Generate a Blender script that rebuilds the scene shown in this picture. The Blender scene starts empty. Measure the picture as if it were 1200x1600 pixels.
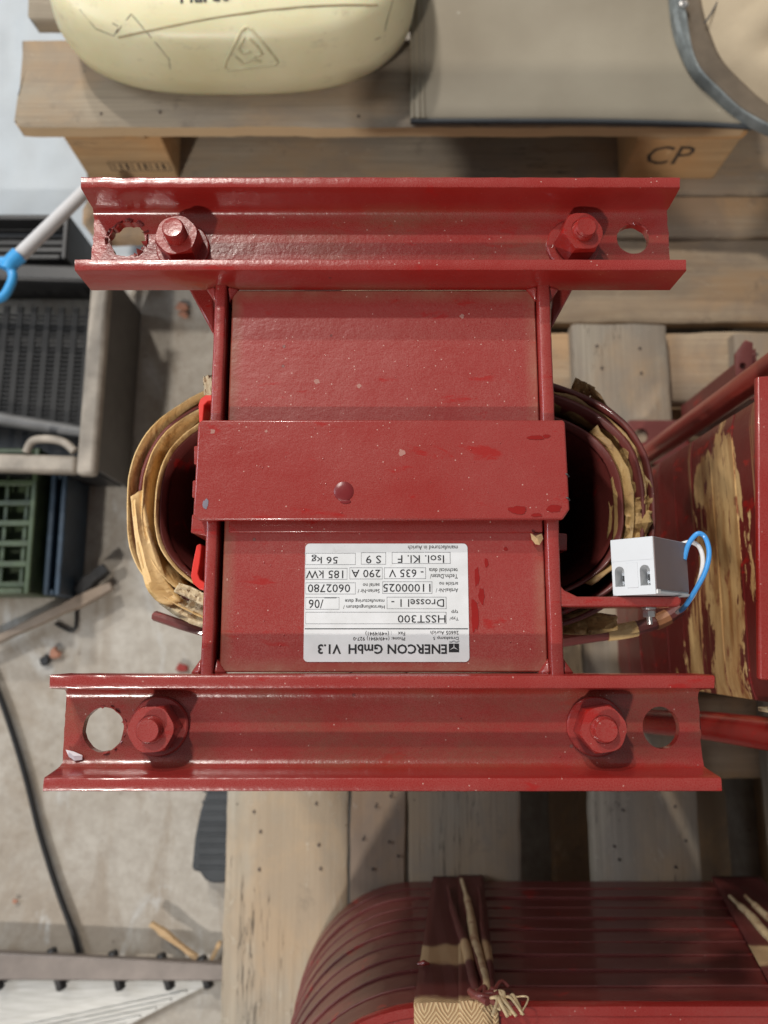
import bpy, math, random
from mathutils import Vector, Matrix, noise as mn
rnd = random.Random(7)
scene = bpy.context.scene
col = scene.collection

# ------------------------------------------------------------------ camera
H = 1.155                      # camera height above the floor (m)
FPX = 1202.0
TILT = math.radians(9.5)
cam_d = bpy.data.cameras.new("camera")
cam = bpy.data.objects.new("camera", cam_d); col.objects.link(cam)
cam.location = (0, 0, H)
cam.rotation_euler = (TILT, 0, 0)
cam_d.sensor_fit = 'VERTICAL'; cam_d.sensor_height = 36.0; cam_d.sensor_width = 27.0
cam_d.lens = 36.0 * FPX / 1600.0
cam_d.clip_start = 0.01; cam_d.clip_end = 50
cam_d.dof.use_dof = True; cam_d.dof.focus_distance = 0.50; cam_d.dof.aperture_fstop = 5.6
scene.camera = cam

# ------------------------------------------------------------------ world + lamps of the hall
w = bpy.data.worlds.new("World"); scene.world = w; w.use_nodes = True
bg = w.node_tree.nodes['Background']
bg.inputs[0].default_value = (0.97, 0.98, 1.0, 1); bg.inputs[1].default_value = 0.20
def lamp(name, loc, power, sx, sy, colr, target=(0, .1, .65)):
    d = bpy.data.lights.new(name, 'AREA'); d.shape = 'RECTANGLE'; d.size = sx; d.size_y = sy
    d.energy = power; d.color = colr
    o = bpy.data.objects.new(name, d); col.objects.link(o); o.location = loc
    v = Vector(target) - Vector(loc)
    o.rotation_euler = v.to_track_quat('-Z', 'X').to_euler()
    # keep the long side level along X
    z = -v.normalized(); x = (Vector((1, 0, 0)) - z * z.x).normalized(); y = z.cross(x)
    o.rotation_euler = Matrix((x, y, z)).transposed().to_euler()
    return o
lamp("hall_lamp", (-1.35, 2.6, 3.7), 78, .22, .12, (1.0, .94, .86))
lamp("hall_lamp", (-1.5, 4.2, 3.6), 105, .24, .12, (1.0, .95, .88))
lamp("hall_lamp", (-1.5, -2.7, 3.6), 100, .24, .12, (1.0, .94, .87))
lamp("door_daylight", (-3.2, .9, 3.0), 60, 1.4, 1.4, (.80, .89, 1.0), (-.4, .1, .2))
scene.view_settings.view_transform = 'Standard'; scene.view_settings.look = 'None'
scene.view_settings.exposure = 0.0; scene.view_settings.gamma = 1
scene.render.engine = 'CYCLES'
scene.cycles.max_bounces = 6

# ------------------------------------------------------------------ helpers
ct, st = math.cos(TILT), math.sin(TILT)
def P(px, py, h):
    """a spot seen in the photograph -> the point of the level plane lying h metres under the camera"""
    u = (px - 600) / FPX; v = (800 - py) / FPX
    d = (u, st + v * ct, -ct + v * st)
    k = -h / d[2]
    return Vector((d[0] * k, d[1] * k, H - h))

ORI = {}
def tag(o, label=None, cat=None, group=None, kind=None):
    if label: o['label'] = label
    if cat: o['category'] = cat
    if group: o['group'] = group
    if kind: o['kind'] = kind
    return o
def thing(name, loc, label, cat, group=None):
    o = bpy.data.objects.new(name, None); col.objects.link(o); o.location = loc
    o.empty_display_size = .05
    ORI[o.name] = Vector(loc)
    return tag(o, label, cat, group)

class G:
    def __init__(s): s.v = []; s.f = []
    def add(s, vs, fs):
        n = len(s.v); s.v += [tuple(p) for p in vs]; s.f += [tuple(i + n for i in f) for f in fs]; return s
    def box(s, x0, x1, y0, y1, z0, z1, M=None):
        vs = [Vector((x, y, z)) for z in (z0, z1) for y in (y0, y1) for x in (x0, x1)]
        if M: vs = [M @ p for p in vs]
        return s.add(vs, [(0, 2, 3, 1), (4, 5, 7, 6), (0, 1, 5, 4), (1, 3, 7, 5), (3, 2, 6, 7), (2, 0, 4, 6)])
    def prism(s, pts, z0, z1, M=None):
        n = len(pts)
        a = sum(pts[i][0] * pts[(i + 1) % n][1] - pts[(i + 1) % n][0] * pts[i][1] for i in range(n))
        if a < 0: pts = pts[::-1]
        vs = [Vector((p[0], p[1], z0)) for p in pts] + [Vector((p[0], p[1], z1)) for p in pts]
        if M: vs = [M @ p for p in vs]
        return s.add(vs, [tuple(range(n))[::-1], tuple(range(n, 2 * n))] + [(i, (i + 1) % n, n + (i + 1) % n, n + i) for i in range(n)])
    def loft(s, rings, cr=True, cp=False, caps=True):
        n = len(rings[0]); m = len(rings); vs = [p for r in rings for p in r]; fs = []
        for j in range(m if cp else m - 1):
            k = (j + 1) % m
            for i in range(n if cr else n - 1):
                i2 = (i + 1) % n
                fs.append((j * n + i, j * n + i2, k * n + i2, k * n + i))
        if caps and cr and not cp:
            fs.append(tuple(range(n))[::-1]); fs.append(tuple(range((m - 1) * n, m * n)))
        return s.add(vs, fs)
    def tube(s, pts, r, seg=10, closed=False):
        pts = [Vector(p) for p in pts]; rings = []; up = None
        for i, p in enumerate(pts):
            a = pts[max(i - 1, 0)]; b = pts[min(i + 1, len(pts) - 1)]
            t = (b - a).normalized()
            if up is None: up = t.orthogonal().normalized()
            up = (up - t * up.dot(t)).normalized(); q = t.cross(up)
            rr = r[i] if isinstance(r, (list, tuple)) else r
            rings.append([p + (up * math.cos(2 * math.pi * k / seg) + q * math.sin(2 * math.pi * k / seg)) * rr for k in range(seg)])
        return s.loft(rings)
    def rev(s, c, prof, seg=32, M=None):
        """prof: list of (r,z) bottom to top around the Z axis at c"""
        c = Vector(c); rings = []
        for r, z in prof:
            ring = [Vector((r * math.cos(2 * math.pi * k / seg), r * math.sin(2 * math.pi * k / seg), z)) for k in range(seg)]
            if M: ring = [M @ p for p in ring]
            rings.append([p + c for p in ring])
        return s.loft(rings)
def spline(pts, n=8):
    pts = [Vector(p) for p in pts]; out = []
    q = [pts[0]] + pts + [pts[-1]]
    for i in range(1, len(q) - 2):
        for k in range(n):
            t = k / n; a, b, c, d = q[i - 1], q[i], q[i + 1], q[i + 2]
            out.append(.5 * ((2 * b) + (c - a) * t + (2 * a - 5 * b + 4 * c - d) * t * t + (3 * b - a - 3 * c + d) * t ** 3))
    out.append(pts[-1]); return out
import bmesh
def mk(name, g, mat, parent=None, origin=None, bevel=0, seg=2, ang=35, recalc=True, loc=None, rot=None, solid=0, kind=None, label=None, cat=None, group=None, sub=0):
    """links the gathered geometry as ONE mesh object; world coordinates in, local to the thing's base out"""
    if isinstance(g, bpy.types.Mesh): me = g
    else:
        if origin is None: origin = ORI[parent.name] if parent else Vector((0, 0, 0))
        me = bpy.data.meshes.new(name)
        me.from_pydata([tuple(Vector(p) - origin) for p in g.v], [], g.f)
        if recalc:
            bm = bmesh.new(); bm.from_mesh(me); bmesh.ops.recalc_face_normals(bm, faces=bm.faces); bm.to_mesh(me); bm.free()
        me.polygons.foreach_set('use_smooth', [True] * len(me.polygons))
        me.set_sharp_from_angle(angle=math.radians(ang))
    o = bpy.data.objects.new(name, me); col.objects.link(o)
    if mat and not me.materials: me.materials.append(mat)
    if parent:
        o.parent = parent; ORI[o.name] = ORI[parent.name]
    else:
        o.location = origin if origin is not None else (0, 0, 0); ORI[o.name] = Vector(o.location)
    if loc is not None: o.location = loc
    if rot is not None: o.rotation_euler = rot
    if solid:
        m = o.modifiers.new("solidify", 'SOLIDIFY'); m.thickness = solid; m.offset = 0
    if bevel:
        m = o.modifiers.new("bevel", 'BEVEL'); m.width = bevel; m.segments = seg; m.limit_method = 'ANGLE'; m.angle_limit = math.radians(40)
    if sub:
        m = o.modifiers.new("sub", 'SUBSURF'); m.levels = sub; m.render_levels = sub
    return tag(o, label, cat, group, kind)
def cut(o, cutters):
    """bores real holes"""
    tmp = []
    for g in cutters:
        me = bpy.data.meshes.new("cutter"); me.from_pydata([tuple(Vector(p) - ORI[o.name]) for p in g.v], [], g.f)
        bm = bmesh.new(); bm.from_mesh(me); bmesh.ops.recalc_face_normals(bm, faces=bm.faces); bm.to_mesh(me); bm.free()
        c = bpy.data.objects.new("cutter", me); col.objects.link(c); c.parent = o
        m = o.modifiers.new("cut", 'BOOLEAN'); m.object = c; m.operation = 'DIFFERENCE'; m.solver = 'EXACT'; tmp.append(c)
    dg = bpy.context.evaluated_depsgraph_get(); dg.update()
    me = bpy.data.meshes.new_from_object(o.evaluated_get(dg))
    o.modifiers.clear(); old = o.data; o.data = me
    for c in tmp: bpy.data.objects.remove(c)
    me.polygons.foreach_set('use_smooth', [True] * len(me.polygons)); me.set_sharp_from_angle(angle=math.radians(35))

# ------------------------------------------------------------------ materials
class N:
    def __init__(s, name):
        s.m = bpy.data.materials.new(name); s.m.use_nodes = True; s.t = s.m.node_tree
        s.b = s.t.nodes['Principled BSDF']
        s.tc = s.t.nodes.new('ShaderNodeTexCoord')
        s.co = s.tc.outputs['Object']
    def n(s, typ, **kw):
        x = s.t.nodes.new(typ)
        for k, v in kw.items(): setattr(x, k, v)
        return x
    def l(s, a, b): s.t.links.new(a, b)
    def mapping(s, scale=(1, 1, 1), rnd_off=False, rot=(0, 0, 0)):
        m = s.n('ShaderNodeMapping'); m.inputs['Scale'].default_value = scale; m.inputs['Rotation'].default_value = rot
        s.l(s.co, m.inputs[0])
        if rnd_off:
            oi = s.n('ShaderNodeObjectInfo'); mu = s.n('ShaderNodeMath', operation='MULTIPLY'); mu.inputs[1].default_value = 37
            s.l(oi.outputs['Random'], mu.inputs[0]); s.l(mu.outputs[0], m.inputs['Location'])
        return m.outputs[0]
    def noise(s, scale, detail=4, rough=.55, co=None, dist=0):
        x = s.n('ShaderNodeTexNoise'); x.inputs['Scale'].default_value = scale; x.inputs['Detail'].default_value = detail
        x.inputs['Roughness'].default_value = rough; x.inputs['Distortion'].default_value = dist
        s.l(co or s.co, x.inputs['Vector']); return x.outputs['Fac']
    def ramp(s, f, stops):
        r = s.n('ShaderNodeValToRGB'); e = r.color_ramp.elements
        while len(e) < len(stops): e.new(.5)
        for i, (p, c) in enumerate(stops):
            e[i].position = p; e[i].color = (c, c, c, 1) if isinstance(c, (int, float)) else (*c, 1)
        s.l(f, r.inputs[0]); return r.outputs[0]
    def mix(s, f, a, b, typ='MIX'):
        m = s.n('ShaderNodeMix', data_type='RGBA', blend_type=typ)
        for i, v in ((0, f), (6, a), (7, b)):
            if isinstance(v, (int, float)): m.inputs[i].default_value = v if i == 0 else (v, v, v, 1)
            elif isinstance(v, tuple): m.inputs[i].default_value = (*v, 1)
            else: s.l(v, m.inputs[i])
        return m.outputs[2]
    def math(s, op, a, b=0.0, clamp=False):
        m = s.n('ShaderNodeMath', operation=op, use_clamp=clamp)
        for i, v in enumerate((a, b)):
            if isinstance(v, (int, float)): m.inputs[i].default_value = v
            else: s.l(v, m.inputs[i])
        return m.outputs[0]
    def specks(s, scale, thr, keep=.5):
        v = s.n('ShaderNodeTexVoronoi'); v.inputs['Scale'].default_value = scale; s.l(s.co, v.inputs['Vector'])
        a = s.math('LESS_THAN', v.outputs['Distance'], thr)
        sp = s.n('ShaderNodeSeparateColor'); s.l(v.outputs['Color'], sp.inputs[0])
        b = s.math('GREATER_THAN', sp.outputs[0], keep)
        return s.math('MULTIPLY', a, b)
    def up(s):
        g = s.n('ShaderNodeNewGeometry'); sp = s.n('ShaderNodeSeparateXYZ'); s.l(g.outputs['Normal'], sp.inputs[0])
        return s.math('MAXIMUM', sp.outputs[2], 0.0)
    def bump(s, f, strength=.2, dist=.001, prev=None):
        b = s.n('ShaderNodeBump'); b.inputs['Strength'].default_value = strength; b.inputs['Distance'].default_value = dist
        s.l(f, b.inputs['Height'])
        if prev: s.l(prev, b.inputs['Normal'])
        return b.outputs[0]
    def done(s, color, rough=.5, metal=0.0, bump=None, **kw):
        for i, v in (('Base Color', color), ('Roughness', rough), ('Metallic', metal)):
            if isinstance(v, (int, float)): s.b.inputs[i].default_value = v
            elif isinstance(v, tuple): s.b.inputs[i].default_value = (*v, 1)
            else: s.l(v, s.b.inputs[i])
        if bump: s.l(bump, s.b.inputs['Normal'])
        for k, v in kw.items(): s.b.inputs[k.replace('_', ' ')].default_value = v
        return s.m

def red_paint(name, a=(.265, .024, .021), b=(.25, .012, .009), dust=.24, gloss=.24, dustc=(.36, .19, .145), streak=None, edge=False, grime=False):
    m = N(name)
    base = m.mix(m.ramp(m.noise(9, 5), [(.38, 0.), (.62, 1.)]), a, b)
    fresh = m.ramp(m.noise(28, 4, .6, m.mapping((1, 2.6, 1)), dist=.4), [(.62, 0.), (.68, 1.)])      # wetter, thicker paint patches
    base = m.mix(m.math('MULTIPLY', fresh, .75), base, (.30, .008, .006))
    grain = m.noise(1300, 2, .8)
    blot = m.noise(14, 6, .65)
    d = m.math('MULTIPLY', m.up(), m.ramp(blot, [(.30, .25), (.72, 1.)]))
    d = m.math('MULTIPLY', d, m.ramp(grain, [(.38, .12), (.66, 1.)]))
    d = m.math('MULTIPLY', d, dust)
    d = m.math('MULTIPLY', d, m.math('SUBTRACT', 1.0, m.math('MULTIPLY', fresh, .7)))
    c = m.mix(d, base, dustc)
    if edge:      # dust swept to the margins of the flat panels
        sg = m.n('ShaderNodeSeparateXYZ'); m.l(m.tc.outputs['Generated'], sg.inputs[0])
        ex_ = m.math('ABSOLUTE', m.math('SUBTRACT', sg.outputs[0], .5)); ey_ = m.math('ABSOLUTE', m.math('SUBTRACT', sg.outputs[1], .5))
        e1 = m.ramp(ex_, [(.455, 0.), (.5, 1.)]); e2 = m.ramp(ey_, [(.40, 0.), (.5, 1.)])
        e = m.math('MULTIPLY', m.math('MAXIMUM', e1, e2), m.ramp(m.noise(40, 5, .7), [(.30, .1), (.65, 1.)]))
        c = m.mix(m.math('MULTIPLY', m.math('MULTIPLY', e, m.up()), .55), c, (.30, .19, .12))
    if grime:     # brown dirt settled in the trough of the rail
        sg = m.n('ShaderNodeSeparateXYZ'); m.l(m.tc.outputs['Generated'], sg.inputs[0])
        e = m.math('MULTIPLY', m.ramp(sg.outputs[2], [(.22, 1.), (.55, 0.)]), m.ramp(m.noise(17, 6, .65, m.mapping((1, 1.8, 1))), [(.42, 0.), (.66, 1.)]))
        e = m.math('MULTIPLY', e, m.ramp(m.noise(700, 3, .7), [(.35, .5), (.6, 1.)]))
        c = m.mix(m.math('MULTIPLY', e, .50), c, (.17, .095, .055))
    sp = m.math('MULTIPLY', m.specks(260, .12, .80), m.up())
    c = m.mix(m.math('MULTIPLY', sp, .55), c, (.62, .42, .36))
    sp2 = m.math('MULTIPLY', m.specks(60, .06, .88), m.up())
    c = m.mix(m.math('MULTIPLY', sp2, .45), c, (.60, .42, .36))
    sp3 = m.specks(60, .07, .86)
    c = m.mix(m.math('MULTIPLY', sp3, .7), c, (.10, .012, .01))
    if streak: c = streak(m, c)
    r = m.math('ADD', gloss, m.math('MULTIPLY', d, 1.1), True)
    b1 = m.bump(m.noise(420, 4, .6), .30, .0006)
    b2 = m.bump(m.noise(60, 4, .5), .35, .0014, b1)
    b3 = m.bump(m.noise(1.0, 4, .6, m.mapping((16, 110, 40))), .18, .0008, m.bump(sp2, .5, .0005, b2))
    return m.done(c, r, 0.0, b3, Specular_IOR_Level=.55, Coat_Weight=.35, Coat_Roughness=.10)
RED = red_paint("red_paint")
RED_CH = red_paint("red_paint_channel", dust=.20, gloss=.22, grime=True)
RED_PAN = red_paint("red_paint_panel", dust=.29, gloss=.3, edge=True)
RED_DK = red_paint("red_paint_coil", a=(.155, .030, .026), b=(.12, .018, .015), dust=.14, gloss=.46)
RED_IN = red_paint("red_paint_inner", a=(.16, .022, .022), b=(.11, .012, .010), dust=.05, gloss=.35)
def tan_streak(m, c):
    co = m.mapping((1, 5, 60)) 
    sx = m.n('ShaderNodeSeparateXYZ'); m.l(m.co, sx.inputs[0])
    wz = m.ramp(m.math('MULTIPLY', m.math('ABSOLUTE', m.math('SUBTRACT', sx.outputs[2], .325)), 5.0), [(.05, .13), (.42, .0), (.9, -.0)])
    n1 = m.math('ADD', m.noise(1.0, 7, .68, m.mapping((9, 5, 13)), dist=.2), wz)
    s1 = m.ramp(n1, [(.615, 0.), (.63, 1.)])
    s2 = m.ramp(m.math('ADD', m.noise(1.0, 6, .7, m.mapping((40, 9, 95)), dist=.2), wz), [(.46, .0), (.50, 1.)])
    tanc = m.mix(m.ramp(m.noise(1.0, 7, .7, m.mapping((30, 7, 60))), [(.36, 0.), (.64, 1.)]), (.30, .13, .04), (.68, .46, .21))
    tanc = m.mix(m.ramp(m.noise(1.0, 6, .75, m.mapping((60, 30, 90))), [(.56, 0.), (.64, .85)]), tanc, (.20, .035, .02))
    s3 = m.ramp(m.noise(1.0, 3, .5, m.mapping((20, 2.2, 120))), [(.63, 0.), (.66, .8)])
    return m.mix(m.math('MAXIMUM', m.math('MULTIPLY', s1, s2), m.math('MULTIPLY', s3, m.ramp(wz, [(.0, .06), (.1, 1.)]))), c, tanc)
RED_STREAK = red_paint("red_paint_worn_wall", a=(.14, .013, .012), b=(.10, .009, .008), dust=.0, gloss=.30, streak=tan_streak)

def simple(name, c, rough=.5, metal=0.0, var=.25, scale=30, bstr=.15, bscale=200, **kw):
    m = N(name)
    dk = tuple(x * (1 - var) for x in c); lt = tuple(min(1, x * (1 + var * .6)) for x in c)
    cc = m.mix(m.ramp(m.noise(scale, 6, .6), [(.3, 0.), (.7, 1.)]), dk, lt)
    return m.done(cc, rough, metal, m.bump(m.noise(bscale, 3), bstr, .0008), **kw)
def wood_mat(name, c1, c2, tone=.25, dirt=.5, dirtc=(.20, .17, .14), sawn=None):
    """board grain runs along the object's own X"""
    m = N(name)
    oi = m.n('ShaderNodeObjectInfo')
    co = m.mapping((1.2, 30, 30), True)
    g1 = m.noise(2.2, 7, .6, co, dist=.6)
    co2 = m.mapping((3, 160, 160), True)
    g2 = m.noise(2.0, 4, .6, co2)
    c = m.mix(m.ramp(g1, [(.32, 0.), (.68, 1.)]), c1, c2)
    c = m.mix(m.ramp(g2, [(.42, .0), (.60, .30)]), c, tuple(x * .45 for x in c1), 'MIX')
    warm = m.ramp(m.noise(3.2, 5, .6, m.mapping((1, 2.2, 1), True)), [(.45, 0.), (.60, 1.)])
    c = m.mix(m.math('MULTIPLY', warm, .65), c, tuple(a_ * b_ for a_, b_ in zip(c2, (1.04, .80, .58))))
    blot = m.noise(6, 8, .68, m.mapping((1, 1.5, 1), True), dist=.6)
    c = m.mix(m.math('MULTIPLY', m.ramp(blot, [(.45, 0.), (.56, 1.)]), dirt), c, dirtc)
    blot2 = m.noise(19, 6, .7, m.mapping((1, 1, 1), True), dist=.3)
    c = m.mix(m.math('MULTIPLY', m.ramp(blot2, [(.60, 0.), (.68, 1.)]), dirt * .8), c, tuple(x * .55 for x in dirtc))
    # dents, pale scrapes, checks along the grain
    sc = m.ramp(m.noise(34, 7, .78, m.mapping((.7, 1.5, 1), True), dist=1.2), [(.60, 0.), (.64, 1.)])
    c = m.mix(m.math('MULTIPLY', sc, .40), c, tuple(min(1, x * 1.35) for x in c2))
    ck = m.math('ABSOLUTE', m.math('SUBTRACT', m.noise(1.0, 4, .6, m.mapping((2.2, 42, 42), True)), .5))
    ck = m.math('MULTIPLY', m.math('LESS_THAN', ck, .0040), m.ramp(m.noise(5, 2, .5, m.mapping((1, 1, 1), True)), [(.58, 0.), (.62, 1.)]))
    c = m.mix(m.math('MULTIPLY', ck, .75), c, (.05, .04, .03))
    dents = m.ramp(m.noise(1.0, 5, .7, m.mapping((26, 60, 60), True), dist=1.5), [(.69, 0.), (.73, 1.)])
    c = m.mix(m.math('MULTIPLY', dents, .6), c, (.09, .07, .055))
    c = m.mix(m.math('MULTIPLY', m.specks(38, .05, .80), .7), c, (.04, .03, .02))
    tone_f = m.math('MULTIPLY', oi.outputs['Random'], tone)
    c = m.mix(tone_f, c, tuple(x * .5 for x in c1))
    if sawn:      # freshly sawn long edge
        sn = m.n('ShaderNodeSeparateXYZ'); m.l(m.tc.outputs['Normal'], sn.inputs[0])
        c = m.mix(m.math('GREATER_THAN', m.math('ABSOLUTE', sn.outputs[1]), .75), c, m.mix(g1, tuple(x * .75 for x in sawn), sawn))
    b = m.bump(g2, .35, .0012); b = m.bump(m.noise(120, 4, .6), .25, .001, b); b = m.bump(m.math('SUBTRACT', sc, m.math('ADD', ck, dents)), .35, .0015, b)
    return m.done(c, .85, 0.0, b, Specular_IOR_Level=.2)
WOOD_GREY = wood_mat("weathered_pallet_wood", (.33, .28, .215), (.40, .345, .27), .35, .45, (.25, .215, .18))
WOOD_LIGHT = wood_mat("pale_pallet_wood", (.36, .325, .26), (.43, .39, .32), .1, .40, (.30, .26, .205))
WOOD_BROWN = wood_mat("brown_grey_pallet_wood", (.26, .215, .175), (.33, .28, .23), .2, .45, (.20, .17, .15))
WOOD_WARM = wood_mat("warm_pallet_wood", (.40, .29, .19), (.50, .39, .27), .2, .5, (.27, .21, .16))
WOOD_SAWN = wood_mat("grey_wood_sawn_edge", (.33, .275, .205), (.40, .34, .26), .3, .45, (.25, .215, .18), sawn=(.66, .48, .29))
WOOD_END = wood_mat("fresh_pallet_wood", (.48, .32, .17), (.60, .43, .25), .15, .3, (.35, .25, .16))
WOOD_DARK = wood_mat("dark_old_wood", (.20, .16, .12), (.28, .23, .17), .4, .5, (.12, .10, .08))  # darker brown tone of old pallet wood
NAIL = simple("nail_steel", (.10, .08, .07), .5, .6)
PAPER = None
def paper_mat(name, a, b, stain=(.34, .17, .05)):
    m = N(name)
    c = m.mix(m.ramp(m.noise(22, 6, .6), [(.35, 0.), (.65, 1.)]), a, b)
    c = m.mix(m.ramp(m.noise(38, 8, .75), [(.52, 0.), (.64, .8)]), c, stain)
    bb = m.bump(m.noise(90, 4, .6), .5, .0015); bb = m.bump(m.noise(30, 3, .6, dist=2.), .6, .004, bb)
    return m.done(c, .5, 0.0, bb, Specular_IOR_Level=.4)
PAPER = paper_mat("varnished_paper", (.66, .42, .16), (.76, .55, .28))
PAPER_SOAKED = paper_mat("varnish_soaked_paper", (.34, .20, .08), (.58, .40, .17), (.10, .03, .015))
PAPER_PALE = paper_mat("dusty_paper", (.60, .47, .29), (.68, .56, .36), (.40, .28, .14))
BLACK = simple("black_plastic", (.018, .018, .019), .45, var=.3)
BLACK_CABLE = simple("black_rubber", (.012, .012, .013), .4)
CHARCOAL = simple("charcoal_rubber", (.045, .05, .055), .7, bscale=500, bstr=.4)
SPACER = simple("bright_red_plastic", (.62, .035, .025), .35, var=.1)
LTGREY = simple("light_grey_plastic", (.60, .62, .64), .42, var=.05, scale=15, bstr=.03)
STEEL = simple("zinc_steel", (.62, .60, .58), .3, .9, var=.15)
GALV = simple("galvanised", (.32, .34, .35), .42, .6, var=.35, scale=40)
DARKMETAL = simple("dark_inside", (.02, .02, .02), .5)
BLUEW = simple("blue_wire", (.06, .30, .70), .3, var=.1)
WHITEW = simple("white_wire", (.75, .73, .72), .3, var=.1)
INK = simple("black_ink", (.015, .015, .017), .5, var=.1)
GREYINK = simple("grey_ink", (.20, .20, .21), .5, var=.1)
def plate_mat():
    m = N("nameplate_foil")
    c = m.mix(m.ramp(m.noise(60, 5), [(.35, 0.), (.65, 1.)]), (.66, .67, .67), (.74, .75, .76))
    c = m.mix(m.ramp(m.noise(130, 6, .7), [(.62, 0.), (.72, .25)]), c, (.36, .33, .30))
    return m.done(c, .38, .1, m.bump(m.noise(400, 2), .05, .0003))
PLATE = plate_mat()

def floor_mat():
    m = N("concrete")
    c = m.mix(m.ramp(m.noise(3.0, 8, .6), [(.32, 0.), (.68, 1.)]), (.37, .335, .285), (.49, .46, .41))
    c = m.mix(m.ramp(m.noise(9, 8, .7, m.mapping((1, .35, 1), rot=(0, 0, .3)), dist=1.), [(.50, 0.), (.62, .75)]), c, (.29, .24, .185))
    c = m.mix(m.ramp(m.noise(13, 6, .65, m.mapping((1, .3, 1), rot=(0, 0, -.2)), dist=.8), [(.58, 0.), (.66, .8)]), c, (.54, .54, .52))
    c = m.mix(m.math('MULTIPLY', m.specks(40, .10, .75), .5), c, (.12, .09, .07))
    c = m.mix(m.math('MULTIPLY', m.specks(150, .14, .80), .6), c, (.13, .10, .08))
    fine = m.noise(45, 8, .75)
    c = m.mix(m.ramp(fine, [(.40, .35), (.60, 0.)]), c, (.20, .165, .13))
    b = m.bump(m.noise(60, 6, .7), .3, .002)
    return m.done(c, .62, 0.0, b, Specular_IOR_Level=.3)
FLOOR = floor_mat()

# ------------------------------------------------------------------ the floor
g = G(); g.add([(-3, -3, 0), (3, -3, 0), (3, 3, 0), (-3, 3, 0)], [(0, 1, 2, 3)])
tag(mk("floor", g, FLOOR), kind='structure')

# ------------------------------------------------------------------ pallets
def board_mesh(L, W, T, seed, ragged=0.0):
    """a plank along X, centred, uneven edges; ragged = how far the left end is split"""
    r = random.Random(seed); nx = max(8, int(L / .012)); rings = []
    prof = [(-.5, -.5), (-.5, .32), (-.46, .5), (-.16, .5), (.16, .5), (.46, .5), (.5, .32), (.5, -.5)]
    for i in range(nx + 1):
        x = -L / 2 + L * i / nx; ring = []
        for j, (a, b) in enumerate(prof):
            dy = mn.noise(Vector((x * 9, seed * 3.1 + (0 if a < 0 else 9), 0))) * .0026 + mn.noise(Vector((x * 45, seed * 2.1 + (0 if a < 0 else 9), 4))) * .0012
            dz = mn.noise(Vector((x * 6, a * 2, seed * 1.7))) * .0012
            xx = x
            if i == 0 and ragged: xx += (mn.noise(Vector((a * 6, b * 3, seed * 2.3))) + .2) * ragged
            elif i in (0, nx): xx += mn.noise(Vector((a * 5, b * 2, seed * 5.3 + i))) * .003
            ring.append(Vector((xx, a * W + dy, b * T + (dz if b > 0 else 0))))
        rings.append(ring)
    g = G(); g.loft(rings); return g
def board(root, name, x0, x1, y0, y1, ztop, T, mat, along='x', seed=None, ragged=0.0, rz=0.0, tilt=0.0):
    """a board filling the given rectangle, its grain along the named world axis"""
    seed = seed if seed is not None else rnd.randint(1, 999)
    L, W = (x1 - x0, y1 - y0) if along == 'x' else (y1 - y0, x1 - x0)
    g = board_mesh(L, W, T, seed, ragged)
    c = Vector(((x0 + x1) / 2, (y0 + y1) / 2, ztop - T / 2))
    o = mk(name, g, mat, root, origin=Vector((0, 0, 0)), ang=50)
    o.location = c - ORI[root.name]
    o.rotation_euler = (tilt, 0, (math.pi / 2 if along == 'y' else 0) + rz)
    return o
def nails(root, spots, r=.0017):
    g = G()
    for x, y, z in spots: g.rev((x, y, z - .001), [(r, 0), (r, .0014), (r * .6, .0019)], 8)
    mk("nail_heads", g, NAIL, root, kind='stuff')

ZA = H - .975      # deck of the pallet the chokes stand on
palA = thing("pallet", (.25, -.18, 0), "weathered grey pallet with lengthwise deck boards carrying the red chokes", "pallet", "wooden pallets")
ya0, ya1 = -.78, P(990, 507, .975).y
T = .022
board(palA, "deck_board", -.190, -.0435, ya0, ya1 - .02, ZA, T, WOOD_LIGHT, 'y', 11)
board(palA, "deck_board", -.0405, .0275, ya0, ya1 - .03, ZA - .003, T, WOOD_BROWN, 'y', 12)
board(palA, "deck_board", .0295, .165, ya0, ya1 - .01, ZA + .002, T, WOOD_GREY, 'y', 13)
board(palA, "deck_board", .252, .380, ya0, ya1, ZA, T, WOOD_GREY, 'y', 14)
board(palA, "deck_board", .470, .615, ya0, ya1 - .012, ZA, T, WOOD_GREY, 'y', 15)
for y in (ya0 + .05, -.12, ya1 - .05):
    board(palA, "stringer_board", -.188, .612, y - .05, y + .05, ZA - T - .003, T, WOOD_WARM, 'x')
    for x in (-.14, .285, .56):
        gb = G().box(x - .05, x + .05, y - .048, y + .048, .022, ZA - 2 * T - .003)
        mk("block", gb, WOOD_WARM, palA, bevel=.003)
board(palA, "bottom_board", -.190, -.09, ya0, ya1, .022, .021, WOOD_WARM, 'y')
board(palA, "bottom_board", .400, .482, ya0, ya1, .023, .021, WOOD_WARM, 'y')
board(palA, "bottom_board", .236, .335, ya0, ya1, .022, .021, WOOD_WARM, 'y')
board(palA, "bottom_board", .53, .61, ya0, ya1, .022, .021, WOOD_WARM, 'y')
sp = []
for x in (-.15, -.08, -.02, .01, .06, .13, .28, .35, .5, .58):
    for y in (ya0 + .03, ya0 + .07, -.195, -.165, -.26, -.235, ya1 - .07, ya1 - .035): sp.append((x + rnd.uniform(-.012, .012), y + rnd.uniform(-.01, .01), ZA + .001))
nails(palA, sp)

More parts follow.
